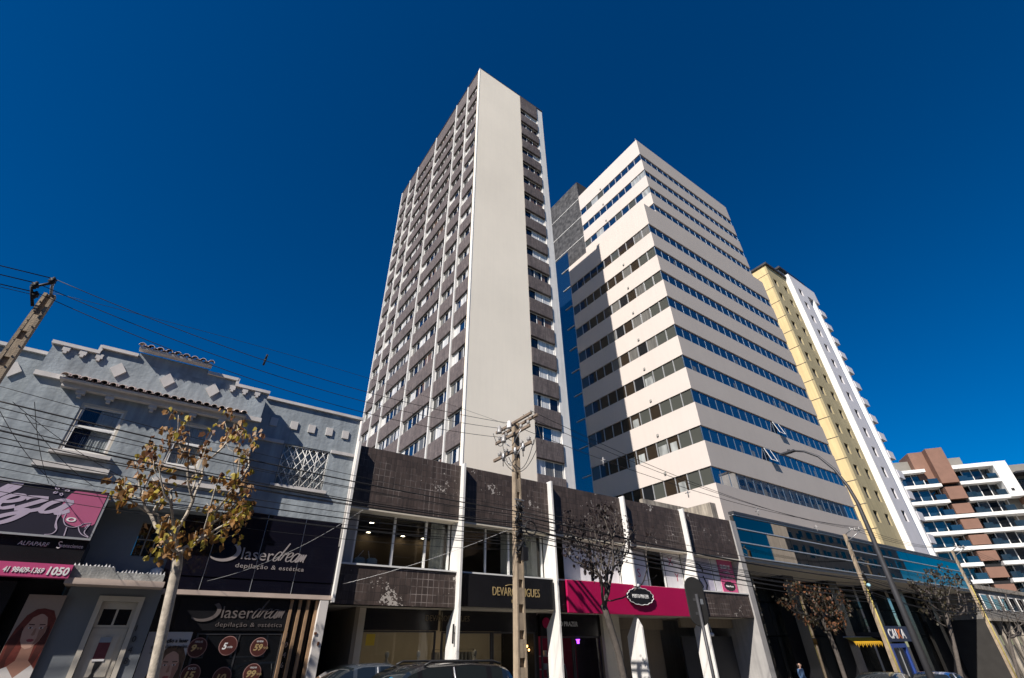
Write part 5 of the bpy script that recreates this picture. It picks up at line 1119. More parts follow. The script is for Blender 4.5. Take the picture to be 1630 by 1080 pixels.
def hang(t, a, b, drop, r=.014, name='jumper_wire', n=12):
    a, b = Vector(a), Vector(b); pts = []
    for i in range(n+1):
        q = i/n; p = a.lerp(b, q); p.z -= drop*4*q*(1-q); pts.append(p)
    return MB().tube(pts, r, 5).build(name, m_cable, t)
hang(p2_, (x2-.3, 15.8, 6.7), (x2+.2, 14.1, 6.8), .75); hang(p2_, (x2-.3, 15.4, 6.7), (x2+.2, 14.3, 7.2), .85); hang(p2_, (x2+.2, 14.1, 7.65), (x2-.1, 14.1, 6.9), .3)
hang(p2_, (x2-.55, 16.2, 7.95), (x2-.2, 15.7, 7.7), .5); hang(p2_, (x2+.2, 14.2, 8.1), (x2+.3, 13.9, 6.9), -.2); hang(p2_, (x2-.3, 15.9, 7.6), (x2-.3, 15.2, 6.3), .35)
# clutter where the telecom cables pass
rg = random.Random(8)
for k in range(9):
    z = 3.0+k*.24; MB().box(x2-.22, x2+.22, PY-.19, PY-.135, z, z+.04).build('clamp_band', m_steel, p2_)
    if k % 2: MB().tube([(x2-.15+rg.uniform(-.1, .2), PY-.24, z-.18), (x2-.12+rg.uniform(-.1, .2), PY-.25, z+.16)], .06, 8).build('splice_sleeve', m_black, p2_)
for k in range(7):
    a0 = rg.uniform(0, 6.28); zc_ = 3.4+k*.24
    MB().tube([(x2+.16*math.cos(a0+q*.5)+rg.uniform(-.03, .03), PY-.24+.05*math.sin(q), zc_+.2*math.sin(a0+q*.5)) for q in range(9)], .016, 5).build('cable_loop', m_cable, p2_)
MB().box(x2-.02, x2+.2, PY-.36, PY-.2, 2.75, 3.2).build('junction_box', m_black, p2_)
pc = onY(845, 841, PY-.3); MB().tube([(pc.x+.26*math.cos(t), pc.y, pc.z+.26*math.sin(t)) for t in [i*.42 for i in range(16)]], .03, 6).build('cable_coil', m_black, p2_)
# right poles
def simple_pole(x, top, label, lean=0):
    t = thing('utility_pole', label, 'utility pole', (x, PY, ground(x)), 'concrete utility poles')
    pole_parts(t, x, PY, ground(x), top, .36, .22)
    MB().tube([(x, PY, top-.05), (x+.2, PY-.5, top+.3), (x+.25, PY-.95, top+.1)], .04, 6).build('arm_bracket', m_steel, t); MB().tube([(x, PY, top-.5), (x+.25, PY-.95, top+.08)], .03, 6).build('arm_brace', m_steel, t)
    for q in range(3): insulator(t, x+.22, PY-.4-q*.28, top+.12+.1*(q == 0), 'z', m_ceramic, 1.2)
    for k in range(7):
        z = top-2.6-k*.3; MB().box(x-.2, x+.2, PY-.19, PY-.13, z, z+.05).build('clamp_band', m_steel, t); MB().tube([(x-.2+rg.uniform(0, .3), PY-.24, z-.2), (x+rg.uniform(-.15, .2), PY-.26, z+.18)], .07, 7).build('splice_sleeve', m_black, t)
    MB().tube([(x-.19, PY-.16, ground(x)), (x-.16, PY-.16, top-3)], .05, 7).build('yellow_conduit', mat('yellow_conduit', (.42, .34, .10), .6, .25, 3.0), t)
    return t
x3, x4 = 2.63*PY, 4.12*PY
p3_ = simple_pole(x3, 6.6, 'pale concrete utility pole in front of the bank podium'); p4_ = simple_pole(x4, 7.4, 'farthest concrete utility pole at the right end of the podium')
px_, py_ = 0, 0
lf_ = onY(1322, 923, PY-1.0); ln = thing('street_luminaire', 'small bluish luminaire clamped beside the podium utility pole', 'street lamp', (x3, PY, lf_.z))
MB().tube([(x3, PY-.1, lf_.z), (x3-.7, PY-.5, lf_.z+.05)], .03, 6).build('arm', m_steel, ln); MB().tube([(x3-.7, PY-.5, lf_.z+.05), (x3-.95, PY-.62, lf_.z+.02), (x3-1.25, PY-.75, lf_.z)], [.08, .14, .06], 8).build('lamp_head', mat('bluish_lamp_glass', (.3, .5, .55), .3, .1), ln)
# spans
def span(a, b, sag, r, label, group, name='cable', n=22, jit=0):
    a, b = Vector(a), Vector(b); pts = []
    for i in range(n+1):
        q = i/n; p = a.lerp(b, q); p.z -= sag*4*q*(1-q); pts.append(p)
    o = MB().tube(pts, r, 5).build(name, m_cable); return tag(o, label, 'cable', group)
G1, G2 = 'power lines along the pole tops', 'telecom cables slung low between the poles'
topL = [(xL-.02, PY-.4, zLt+.3), (xL-.28, PY-.34, zLt+.06), (xL-.2, PY-.25, zLt-.16)]
top2 = [onX(810.5, 674, x2-.55), onX(795, 682, x2-.55), onX(801.7, 697, x2-.55)]
lab = ['uppermost', 'middle', 'lowest']
for k in range(3):
    span((-45, PY-.4-.1*k, zLt+.4-.25*k), topL[k], .7, .014, lab[k]+' power line running off the left edge from the left pole', G1, 'power_line')
    span(topL[k], top2[k], .55+.08*k, .010, lab[k]+' power line between the left pole and the central pole', G1, 'power_line')
    y_ = (14.2, 14.7, 15.8)[k]
    span((x2-.0, y_, 8.42), (x3+.22, PY-.4-.28*k, 6.95), .75, .013, lab[k]+' power line between the central pole and the podium pole', G1, 'power_line')
    span((x3+.22, PY-.4-.28*k, 6.95), (x4+.22, PY-.4-.28*k, 7.75), .6, .013, lab[k]+' power line between the podium pole and the farthest pole', G1, 'power_line')
    span((x4+.22, PY-.4-.28*k, 7.75), (x4+40, PY-.4-.28*k, 6.8), .6, .013, lab[k]+' power line beyond the farthest pole', G1, 'power_line')
span((-45, PY, zLt-.3), (xL, PY, zLt-.1), .5, .008, 'thin line below the power lines left of the left pole', G1, 'power_line'); span((xL, PY, zLt+.1), (x2-.1, 15.9, 8.4), -.25, .006, 'faint thin line above the power lines over the house', G1, 'power_line')
for k, (px, py, Xs) in enumerate(((422, 573, None), (960, 735, None), (1095, 786, None), (1206, 815, None), (1300, 841, None))):
    p = onY(px, py, PY-.2 if k == 0 else PY-.6)
    t = thing('line_spacer', ['cross shaped spacer on the power lines over the house', 'cross shaped spacer just right of the central pole tower edge', 'cross shaped spacer over the pale office wall', 'cross shaped spacer above the podium left end', 'cross shaped spacer above the podium middle'][k], 'spacer', p, 'line spacers')
    MB().tube([p+Vector((0, 0, -.2)), p+Vector((.02, 0, .2))], .03, 6).build('spacer_bar', m_ceramic if k else m_black, t)
    MB().tube([p+Vector((0, -.15, .05)), p+Vector((0, .15, .05))], .025, 6).build('spacer_arm', m_ceramic if k else m_black, t)
rg = random.Random(21)
zl = [5.45, 5.1, 4.95, 4.75, 4.6, 4.45, 4.3, 4.15, 4.0, 3.85, 3.7, 3.5, 3.35, 3.2]
zr = [4.6, 4.45, 4.3, 4.2, 4.1, 4.0, 3.92, 3.85, 3.75, 3.62, 3.5, 3.4, 3.25, 3.1]
thick = {1: .019, 5: .022, 9: .015}
for k in range(14):
    r = thick.get(k, rg.choice([.007, .008, .010, .012]))
    y = PY-.2-rg.uniform(0, .18)
    side = 'thick' if r > .03 else 'thin'
    lb = 'thin telecom cable strung between the left pole and the central pole' if r < .0185 else ('upper' if k == 1 else 'lower')+' thick black telecom cable between the left and central poles'
    span((xL, y, zl[k]), (x2, y, zr[k]), rg.uniform(.12, .34), r, lb, G2); span((-45, y, zl[k]+.1), (xL, y, zl[k]), .3, r, 'low telecom cable running off the left edge', G2)
z3 = [3.9-.16*k for k in range(11)]
for k in range(11):
    r = .03 if k in (2, 6) else rg.choice([.012, .014, .018]); y = PY-.2-rg.uniform(0, .18)
    span((x2, y, zr[k]), (x3, y, z3[k]), rg.uniform(.2, .5), r, 'low telecom cable strung between the central pole and the podium pole', G2)
    if k < 8:
        span((x3, y, z3[k]), (x4, y, 3.6-.2*k), rg.uniform(.2, .6), r, 'low telecom cable strung between the podium pole and the farthest pole', G2); span((x4, y, 3.6-.2*k), (x4+40, y, 2.6-.2*k), .5, r, 'low telecom cable beyond the farthest pole', G2)
G3 = 'thin drop wires to the buildings'
m_c = m_cable
a = onY(545, 930, 18.8); d1 = span((x2, PY-.1, 4.0), a, .15, .006, 'pale drop wire from the central pole to the shop corner', G3, 'drop_wire'); d1.data.materials[0] = m_steel
a = onY(330, 925, 18.8); d2 = span((x2-6.0, PY-.2, 3.9), a, .3, .006, 'pale drop wire sagging across the black salon fascia', G3, 'drop_wire'); d2.data.materials[0] = m_steel
for k, (q0, q1) in enumerate((((20, 640), (215, 770)), ((40, 660), (150, 775)), ((0, 655), (90, 772)), ((55, 640), (78, 770)))):
    span(onY(*q0, PY-.3), onY(*q1, HM-.1), .12, .007, ['longest', 'second', 'leftmost', 'steepest'][k]+' thin drop wire down to the salon sign', G3, 'drop_wire')

# ================================================================== STREET LAMP, SIGN
sx_ = 16.2
sl_ = thing('street_lamp', 'tall dark curved arm street lamp on the near kerb crossing the podium', 'street lamp', (sx_, 5.5, ground(sx_)))
m_lamp = mat('dark_lamp_steel', (.055, .055, .06), .5, .15, 4.0, metal=.3)
MB().tube([(sx_, 5.5, ground(sx_)+.13), (sx_, 5.5, 1.0), (sx_, 5.5, 2.6), (sx_, 5.51, 3.4), (sx_, 5.58, 3.9), (sx_, 5.75, 4.45), (sx_, 6.05, 4.95), (sx_, 6.4, 5.22), (sx_, 6.7, 5.33)], [.085, .072, .06, .05, .044, .04, .036, .033, .03], 12).build('post', m_lamp, sl_)
MB().box(sx_-.09, sx_+.09, 6.66, 7.15, 5.31, 5.36).build('lamp_head', m_lamp, sl_); MB().box(sx_-.07, sx_+.07, 6.8, 7.1, 5.295, 5.309).build('lamp_lens', mat('lamp_lens', (.12, .12, .12), .3, .05), sl_); MB().tube([(sx_, 6.85, 5.36), (sx_, 6.85, 5.43)], .04, 8).build('photocell', m_lamp, sl_)
MB().lathe([(.2, 0), (.2, .03), (.13, .05), (.13, .3), (.11, .34)], (sx_, 5.5, ground(sx_)+.13), 14).build('base_plate', m_lamp, sl_)
ts = onY(1109, 957, 5.5); ang = math.atan2(ts.y, ts.x)-math.pi/2
tsn = thing('traffic_sign', 'dark back of an oblong traffic sign on a steel post before the magenta sign', 'traffic sign', (ts.x, 5.5, ground(ts.x)+.13))
st = [(.165*math.cos(t), .2+.165*math.sin(t)) for t in [math.pi*i/12 for i in range(13)]]+[(.165*math.cos(t), -.2+.165*math.sin(t)) for t in [math.pi+math.pi*i/12 for i in range(13)]]
Mx = Matrix.Translation((ts.x, 5.5, ts.z)) @ Matrix.Rotation(-.45, 4, 'Z')
m_plate = mat('black_sign_back', (.012, .012, .013), .7, .3, 6.0)
o = MB().prism(st, 0, .025, 'y').build('sign_plate', m_plate, tsn, Mx); bevel(o, .006)
MB().tube([(.01, -.03, -ts.z+ground(ts.x)+.13+0.0 if False else ground(ts.x)+.13-ts.z), (0, -.03, .1)], .026, 10).build('post', m_lamp, tsn, Mx)
for z in (-.2, .0): MB().box(-.06, .06, -.005, .0, z, z+.04).build('clamp', m_lamp, tsn, Mx)
MB().box(.05, .11, -.004, -.001, -.05, .03).build('sticker', mat('grey_sticker', (.12, .13, .15), .6, .2), tsn, Mx)

# ================================================================== TREES
def leaf_mat(name, c, tr=.35):
    m = bpy.data.materials.new(name); m.use_nodes = True; n = m.node_tree; b = n.nodes['Principled BSDF']; L = n.links.new; out = [q for q in n.nodes if q.type == 'OUTPUT_MATERIAL'][0]
    oi = n.nodes.new('ShaderNodeTexCoord'); nz = n.nodes.new('ShaderNodeTexNoise'); nz.inputs['Scale'].default_value = 5; L(objvec(n, oi), nz.inputs['Vector'])
    rp = n.nodes.new('ShaderNodeValToRGB'); rp.color_ramp.elements[0].position = .35; rp.color_ramp.elements[1].position = .65
    rp.color_ramp.elements[0].color = (c[0]*.6, c[1]*.55, c[2]*.5, 1); rp.color_ramp.elements[1].color = (c[0]*1.25, c[1]*1.2, c[2]*1.1, 1); L(nz.outputs['Fac'], rp.inputs['Fac']); L(rp.outputs['Color'], b.inputs['Base Color'])
    b.inputs['Roughness'].default_value = .55; tl = n.nodes.new('ShaderNodeBsdfTranslucent'); L(rp.outputs['Color'], tl.inputs['Color']); mx = n.nodes.new('ShaderNodeMixShader'); mx.inputs[0].default_value = tr
    L(b.outputs[0], mx.inputs[1]); L(tl.outputs[0], mx.inputs[2]); L(mx.outputs[0], out.inputs[0]); return m
lm_o = leaf_mat('tawny_leaf', (.30, .16, .05)); lm_y = leaf_mat('yellow_green_leaf', (.40, .33, .05)); lm_b = leaf_mat('brown_leaf', (.17, .075, .035)); lm_p = leaf_mat('pinkish_dry_leaf', (.45, .30, .17)); lm_d = leaf_mat('dark_purple_leaf', (.022, .014, .014), .2); lm_g = leaf_mat('dark_olive_leaf', (.035, .03, .014), .25)
m_bark = mat('pale_bark', (.42, .37, .30), .9, .4, 7.0, .6, 25); m_bark_d = mat('grey_bark', (.085, .072, .062), .9, .35, 6.0, .6, 25)
def leaf_shape(s, fold):
    # five lobed leaf, folded along the midrib
    o = [(0, 0), (.2, .06), (.4, .22), (.34, .4), (.44, .58), (.22, .78), (.0, 1.0)]
    v = [(0, 0, 0), (0, s, -.12*s)]; R_ = []; L_ = []
    for x, y in o[1:-1]: R_.append((x*s, y*s, abs(x)*s*fold-.1*s*y)); L_.append((-x*s*.95, y*s, abs(x)*s*fold*.8-.1*s*y))
    v = [(0, 0, 0)]+R_+[(0, s, -.1*s)]+L_[::-1]
    n = len(R_); f = []
    tip = n+1
    rv = [0]+list(range(1, n+1))+[tip]; lv = [0]+list(range(len(v)-1, tip, -1))+[tip]
    mid = len(v); v.append((0, s*.45, -.03*s))
    for a in (rv, lv):
        for i in range(len(a)-1): f.append((mid, a[i], a[i+1]))
    return v, f
def grow(trunk, tips, rtip=.012, rmax=.13, wig=.08, rng=None, p=.5):
    """nodes grown from a trunk polyline to every tip; girth follows the number of twigs carried"""
    N = [Vector(q) for q in trunk]; par = [-1]+list(range(len(trunk)-1)); start = max(1, len(trunk)-2); pl_ = [0.0]*len(trunk)
    order = sorted(range(len(tips)), key=lambda i: (Vector(tips[i])-N[-1]).length)
    for i in order:
        tgt = Vector(tips[i]); best = None
        for j in range(start, len(N)):
            d = tgt-N[j]; c = d.length+.62*pl_[j]+(1.2*max(0, -d.z+.15)) + (.35 if j < len(trunk)-1 else 0)
            if best is None or c < best[0]: best = (c, j)
        j = best[1]; a = N[j]; d = tgt-a; k = max(2, int(d.length/.28)); bend = Vector((0, 0, .14*d.length)); prev = j
        for s_ in range(1, k+1):
            t = s_/k; q = a+d*t-bend*4*t*(1-t)*.6+Vector((rng.uniform(-wig, wig), rng.uniform(-wig, wig), rng.uniform(-wig, wig)))*(1 if s_ < k else 0)*.6
            N.append(q); par.append(prev); pl_.append(pl_[prev]+d.length/k); prev = len(N)-1
    cnt = [0]*len(N); kids = [[] for _ in N]
    for i, q in enumerate(par):
        if q >= 0: kids[q].append(i)
    for i in range(len(N)-1, -1, -1): cnt[i] = 1 if not kids[i] else sum(cnt[k] for k in kids[i])
    tot = cnt[0]; rad = [rtip+(rmax-rtip)*(c/tot)**p if c > 1 else rtip for c in cnt]
    return N, par, kids, rad
def tree_mesh(N, par, kids, rad, n=7, skip=0):
    b = MB(); used = set()
    stack = [(0, None)]
    while stack:
        i, frm = stack.pop()
        path = [N[frm]] if frm is not None else []; rr = [min(rad[frm], rad[i]*1.25)] if frm is not None else []
        j = i
        while True:
            path.append(N[j]); rr.append(rad[j])
            if not kids[j]: break
            ks = sorted(kids[j], key=lambda q: -rad[q])
            for q in ks[1:]: stack.append((q, j))
            j = ks[0]
        if len(path) > 1: b.tube(path, rr, n if rr[0] > .03 else 5)
    return b
def rand_in(poly_px, Y0, dy, n, rng):
    xs = [q[0] for q in poly_px]; ys = [q[1] for q in poly_px]; out = []
    def inside(x, y):
        c = False; m = len(poly_px)
        for i in range(m):
            (x1, y1), (x2_, y2) = poly_px[i], poly_px[(i+1) % m]
            if (y1 > y) != (y2 > y) and x < (x2_-x1)*(y-y1)/(y2-y1)+x1: c = not c
        return c
    while len(out) < n:
        x, y = rng.uniform(min(xs), max(xs)), rng.uniform(min(ys), max(ys))
        if inside(x, y): out.append(onY(x, y, Y0+rng.uniform(-dy, dy)))
    return out
# --- tree with tawny leaves before the house
rg = random.Random(4)
TY1 = 15.6
t1 = thing('street_tree', 'young street tree with sparse tawny autumn leaves before the grey house', 'tree', (onY(243, 1078, TY1).x, TY1, ground(0)+.13))
b0 = onY(243, 1078, TY1); trunk = [Vector((b0.x+.05, TY1, ground(0)+.1)), b0, onY(258, 1010, TY1), onY(272, 945, TY1), onY(281, 905, TY1), onY(283, 880, TY1)]
crown1 = [(190, 770), (215, 720), (262, 690), (285, 655), (300, 690), (330, 700), (352, 660), (385, 668), (412, 690), (398, 730), (398, 790), (385, 830), (350, 850), (320, 870), (262, 872), (240, 830), (200, 800)]
tips = rand_in(crown1, TY1, 1.0, 130, rg)+[onY(*q, TY1+rg.uniform(-.4, .4)) for q in ((268, 655), (300, 665), (365, 655), (408, 685), (192, 772), (185, 765), (395, 800), (250, 870), (380, 850), (340, 845), (396, 745), (215, 735))]
N, par, kids, rad = grow(trunk, tips, .007, .12, .05, rg, .6)
tree_mesh(N, par, kids, rad, 9).build('trunk', m_bark, t1)
lv = []
for k in range(6):
    for m_ in (lm_o, lm_b, lm_y, lm_p):
        b = MB(); b.add(*leaf_shape(rg.uniform(.14, .22), rg.uniform(.25, 1.0)), 0, False); lv.append((m_, b.mesh('leaf', m_)))
ends = [i for i in range(len(N)) if not kids[i]]
nl = 0; fol = MB()
for i in ends:
    low = N[i].z < 4.2; dry = N[i].x > .3
    for q in range(rg.choice([9, 11, 13, 15, 18])):
        pr = i
        for _ in range(rg.choice([0, 0, 1, 2])): pr = par[pr] if par[pr] > 5 else pr
        pos = N[pr]+Vector((rg.gauss(0, .1), rg.gauss(0, .1), rg.gauss(-.04, .1)))
        pref = rg.random(); mm = (lm_y if pref < .35 else lm_o) if low else (lm_o if pref < .42 else lm_b if pref < .62 else lm_p if pref < .84 else lm_y)
        me = rg.choice([q2[1] for q2 in lv if q2[0] is mm])
        M_ = Matrix.Translation(pos) @ Matrix.Rotation(rg.uniform(0, 6.28), 4, 'Z') @ Matrix.Rotation(rg.uniform(-2.1, -.5), 4, 'X') @ Matrix.Rotation(rg.uniform(-.7, .7), 4, 'Y')
        if nl % 6 == 0 and nl < 1800: put('leaf', me, t1, M_)
        else:
            k_ = {'tawny_leaf': 0, 'brown_leaf': 1, 'yellow_green_leaf': 2, 'pinkish_dry_leaf': 3}[mm.name]; v_, f_ = leaf_shape(rg.uniform(.10, .20), rg.uniform(.3, 1.3)); fol.add([M_ @ Vector(q3) for q3 in v_], f_, k_)
        nl += 1
fol.build('foliage', [lm_o, lm_b, lm_y, lm_p], t1)['kind'] = 'stuff'
# --- other trees: foliage too small to pick apart
def street_tree(label, Y, trunk_px, crown, ntips, dy, leaf_m, per, ls, bark, rmax, seed, extra=(), droop=.06):
    rg = random.Random(seed); b0 = onY(*trunk_px[0], Y); gx = ground(b0.x)+.13
    t = thing('street_tree', label, 'tree', (b0.x, Y, gx))
    tr = [Vector((b0.x, Y, gx-.05))]+[onY(*q, Y) for q in trunk_px]
    tr = [q for i, q in enumerate(tr) if i == 0 or q.z > tr[0].z+.05]
    tips = rand_in(crown, Y, dy, ntips, rg)+[onY(*q, Y+rg.uniform(-.3, .3)) for q in extra]
    N, par, kids, rad = grow(tr, tips, .008, rmax, .05, rg, .62)
    tree_mesh(N, par, kids, rad, 8).build('trunk', bark, t)
    if per:
        b = MB(); nex = len(extra)
        for i in [i for i in range(len(N)) if not kids[i]]:
            if any((N[i]-onY(*q, Y)).length < .6 for q in extra) and rg.random() < .8: continue
            for q in range(rg.randint(per//2, per)):
                pr = i
                for _ in range(rg.choice([0, 0, 1, 2, 3])): pr = par[pr] if par[pr] > len(tr) else pr
                v, f = leaf_shape(rg.uniform(.7, 1.2)*ls, rg.uniform(.1, .6))
                pos = N[pr]+Vector((rg.gauss(0, .14), rg.gauss(0, .14), rg.gauss(0, .12)))
                M_ = Matrix.Translation(pos) @ Matrix.Rotation(rg.uniform(0, 6.28), 4, 'Z') @ Matrix.Rotation(rg.uniform(-2.2, -.3), 4, 'X')
                b.add([M_ @ Vector(q2) for q2 in v], f, rg.choice([0, 0, 1]))
        b.build('foliage', leaf_m, t)['kind'] = 'stuff'
    return t
street_tree('small street tree with dark purple leaves in front of the magenta sign', 15.6, [(993, 1079), (985, 1040), (974, 1005), (968, 985), (961, 965)], [(893, 835), (905, 812), (935, 803), (965, 800), (1000, 808), (1008, 850), (1005, 890), (985, 915), (960, 920), (915, 905), (898, 880)], 110, .9, [lm_d, lm_d], 24, .13, m_bark_d, .13, 9, extra=((1035, 845), (1040, 870), (1030, 905), (1046, 915), (1022, 930), (1028, 860), (1012, 838)))
street_tree('bushy dark brown street tree before the podium columns', 15.8, [(1345, 1079), (1332, 1040), (1318, 1005), (1308, 985)], [(1235, 960), (1250, 930), (1285, 925), (1310, 935), (1345, 940), (1362, 960), (1358, 990), (1320, 1000), (1270, 985)], 100, 1.0, [lm_g, lm_b], 24, .16, m_bark_d, .12, 13)
street_tree('dark olive street tree at the right end of the podium', 15.8, [(1530, 1079), (1522, 1040), (1512, 1000), (1506, 975)], [(1445, 925), (1470, 905), (1500, 893), (1520, 905), (1535, 935), (1560, 950), (1552, 975), (1510, 985), (1460, 970)], 90, 1.2, [lm_g, lm_d], 26, .2, m_bark_d, .15, 17)
street_tree('leafless street tree at the far right edge', 15.8, [(1622, 1079), (1612, 1040), (1605, 1015)], [(1565, 960), (1590, 935), (1629, 930), (1640, 980), (1635, 1010), (1590, 1005)], 70, 1.4, None, 0, .1, m_bark_d, .14, 23)

# ================================================================== CARS
def interp(tab, x):
    for i in range(len(tab)-1):
        if tab[i][0] <= x <= tab[i+1][0]:
            t = (x-tab[i][0])/(tab[i+1][0]-tab[i][0]); t2 = t*t*(3-2*t)*.35+t*.65; return tab[i][1]+(tab[i+1][1]-tab[i][1])*t2
    return tab[0][1] if x < tab[0][0] else tab[-1][1]
m_tyre = mat('tyre_rubber', (.012, .012, .012), .85, .2, 8.0); m_rim = mat('alloy_rim', (.45, .45, .46), .35, .1, metal=.7); m_trim = mat('black_plastic', (.015, .015, .016), .5, .2, 5.0)
g_car = glass_mat('car_glass', (.012, .016, .018), 1.75, .01, .01); m_light = mat('headlight_glass', (.5, .52, .55), .1, .05); m_red = mat('tail_lamp_red', (.25, .01, .01), .2, .1)
def car(name, label, cat, x, y, paint, L, Wd, Hc, top, belt, ws, rw, pillars, rails=False, flip=False):
    """front points to local -x; shell lofted from stations"""
    t = thing(name, label, cat, (x, y, ground(x)), rz=math.pi if flip else 0)
    slope = -.036 if x > 6 else 0
    M_ = Matrix.Translation((x, y, ground(x))) @ Matrix.Rotation(math.atan(slope)*-1, 4, 'Y') @ (Matrix.Rotation(math.pi, 4, 'Z') if flip else Matrix.Identity(4))
    M4[t.name] = M_; t.rotation_euler = M_.to_euler()
    xs = sorted(set([-L/2+L*i/44 for i in range(45)]+[ws[0], ws[1], rw[0], rw[1]]+[p for a in pillars for p in a]))
    body, roofm = MB(), MB(); ww, rwm, sw = MB(), MB(), []
    def half(xx): e = abs(xx)/(L/2); return Wd/2*(1-.16*max(0, e-.72)**1.5*6)
    rows = []
    for xx in xs:
        zt, zb_ = interp(top, xx), min(interp(belt, xx), interp(top, xx)-.02); hw = half(xx); cab = max(0, zt-zb_); tw = hw*.97-cab*.34
        e = abs(xx)/(L/2); zb0 = .26+.1*max(0, e-.85)/.15
        rows.append([(hw*.93, zb0), (hw*.995, .45), (hw, .62), (hw*.985, zb_*.93), (hw*.965, zb_), (tw*1.0, zt-.045 if cab > .2 else zt-.01), (tw*.88, zt), (0, zt+.02)])
    def isglass(a, b_): return interp(top, (a+b_)/2)-interp(belt, (a+b_)/2) > .22 and ws[0] < (a+b_)/2 < rw[1] and not any(p0-1e-6 <= (a+b_)/2 <= p1+1e-6 for p0, p1 in pillars)
    cur = None
    for i in range(len(xs)-1):
        xa, xb = xs[i], xs[i+1]; xm = (xa+xb)/2
        for s_ in (1, -1):
            for j in range(7):
                q = [(xa, s_*rows[i][j][0], rows[i][j][1]), (xb, s_*rows[i+1][j][0], rows[i+1][j][1]), (xb, s_*rows[i+1][j+1][0], rows[i+1][j+1][1]), (xa, s_*rows[i][j+1][0], rows[i][j+1][1])]
                tgt = body
                if j == 4 and isglass(xa, xb): 
                    if s_ == 1: sw.append((xa, xb, 1, q))
                    else: sw.append((xa, xb, -1, q))
                    continue
                if j in (5, 6) and ws[0] <= xm <= ws[1]: tgt = ww
                elif j in (5, 6) and rw[0] <= xm <= rw[1]: tgt = rwm
                tgt.add(q, [(0, 1, 2, 3)], 0, True)
    for e_ in (0, -1):
        r = rows[e_]; xx = xs[e_]; pts = [(xx, a, z) for a, z in r]+[(xx, -a, z) for a, z in r[-2::-1]]
        body.add(pts, [tuple(range(len(pts)))])
    def fin(b, nm, m_):
        me = b.mesh(nm, m_); bm = bmesh.new(); bm.from_mesh(me); bmesh.ops.remove_doubles(bm, verts=bm.verts, dist=.0005); bmesh.ops.recalc_face_normals(bm, faces=bm.faces); bm.to_mesh(me); bm.free(); return put(nm, me, t, M_)
    bo = fin(body, 'body', paint); es_ = bo.modifiers.new('edge', 'EDGE_SPLIT'); es_.split_angle = math.radians(38)
    fin(ww, 'windscreen', g_car); fin(rwm, 'rear_window', g_car)
    for s_ in (1, -1):
        segs = sorted([q for q in sw if q[2] == s_], key=lambda q: q[0]); grp = []
        for q in segs:
            if grp and abs(grp[-1][1]-q[0]) < 1e-6: grp.append(q)
            else:
                if grp:
                    b = MB(); [b.add(g[3], [(0, 1, 2, 3)], 0, True) for g in grp]; fin(b, 'side_window', g_car)
                grp = [q]
        if grp: b = MB(); [b.add(g[3], [(0, 1, 2, 3)], 0, True) for g in grp]; fin(b, 'side_window', g_car)
        # bright window line, mirror, handles
        pts = [(xx, s_*(half(xx)*.968+.006), min(interp(belt, xx), interp(top, xx)-.02)) for xx in xs if ws[0]+.1 < xx < rw[1]-.1]
        fin(MB().tube(pts, .012, 4), 'window_trim', m_alu if rails else m_trim)
        mx_ = ws[0]+.62; fin(MB().lathe([(.02, -.09), (.085, -.06), (.09, .05), (.03, .1)], (mx_, s_*(half(mx_)+.13), interp(belt, mx_)+.08), 8, axis='y'), 'mirror', paint)
        for hx in (pillars[0][0]-.22, pillars[-1][0]-.1): fin(MB().box(hx-.09, hx+.09, s_*half(hx)*.985, s_*(half(hx)*.985+.035), interp(belt, hx)-.12, interp(belt, hx)-.085), 'door_handle', paint)
        for wx in (-L/2+.86, L/2-.86):
            w_ = fin(MB().lathe([(.2, -.1), (.31, -.1), (.325, -.06), (.325, .06), (.31, .1), (.2, .1)], (wx, s_*(Wd/2-.1), .325), 24, axis='y'), 'wheel', m_tyre)
            rm = MB().lathe([(.21, -.02), (.20, .0), (.06, .03), (.05, .05)], (wx, s_*(Wd/2-.03), .325), 16, axis='y').mesh('rim', m_rim); put('rim', rm, w_, M_)
        fin(MB().box(-L/2-.01, -L/2+.28, s_*.45, s_*(Wd/2-.1), .60, .72), 'headlight', m_light); fin(MB().box(L/2-.2, L/2+.012, s_*.52, s_*(Wd/2-.09), .75, .95), 'tail_light', m_red)
        for p0_, p1_ in pillars[1:2]: fin(MB().tube([((p0_+p1_)/2+.03, s_*(half(0)*.968+.008), interp(belt, p0_)), ((p0_+p1_)/2+.0, s_*(half(0)*.97-(interp(top, p0_)-interp(belt, p0_))*.34+.012), interp(top, p0_)-.05)], .014, 4), 'pillar_glint', m_alu)  # bright strip added to stand in for the reflection on the door pillar
        if rails: fin(MB().tube([(ws[1]+.15, s_*(half(0)*.72), Hc-.02), (ws[1]+.3, s_*(half(0)*.72), Hc+.035), (rw[0]-.35, s_*(half(0)*.72), Hc+.02), (rw[0]-.15, s_*(half(0)*.72), Hc-.03)], .022, 6), 'roof_rail', m_trim)
    fin(MB().box(-L/2-.015, -L/2+.02, -.45, .45, .42, .58), 'grille', m_trim); fin(MB().box(-L/2-.02, -L/2+.3, -Wd/2*.84, Wd/2*.84, .25, .4), 'bumper', m_trim); fin(MB().box(L/2-.3, L/2+.02, -Wd/2*.84, Wd/2*.84, .27, .42), 'bumper', m_trim)
    fin(MB().box(L/2+.012, L/2+.02, -.26, .26, .55, .68), 'number_plate', m_lett_w)
    return t
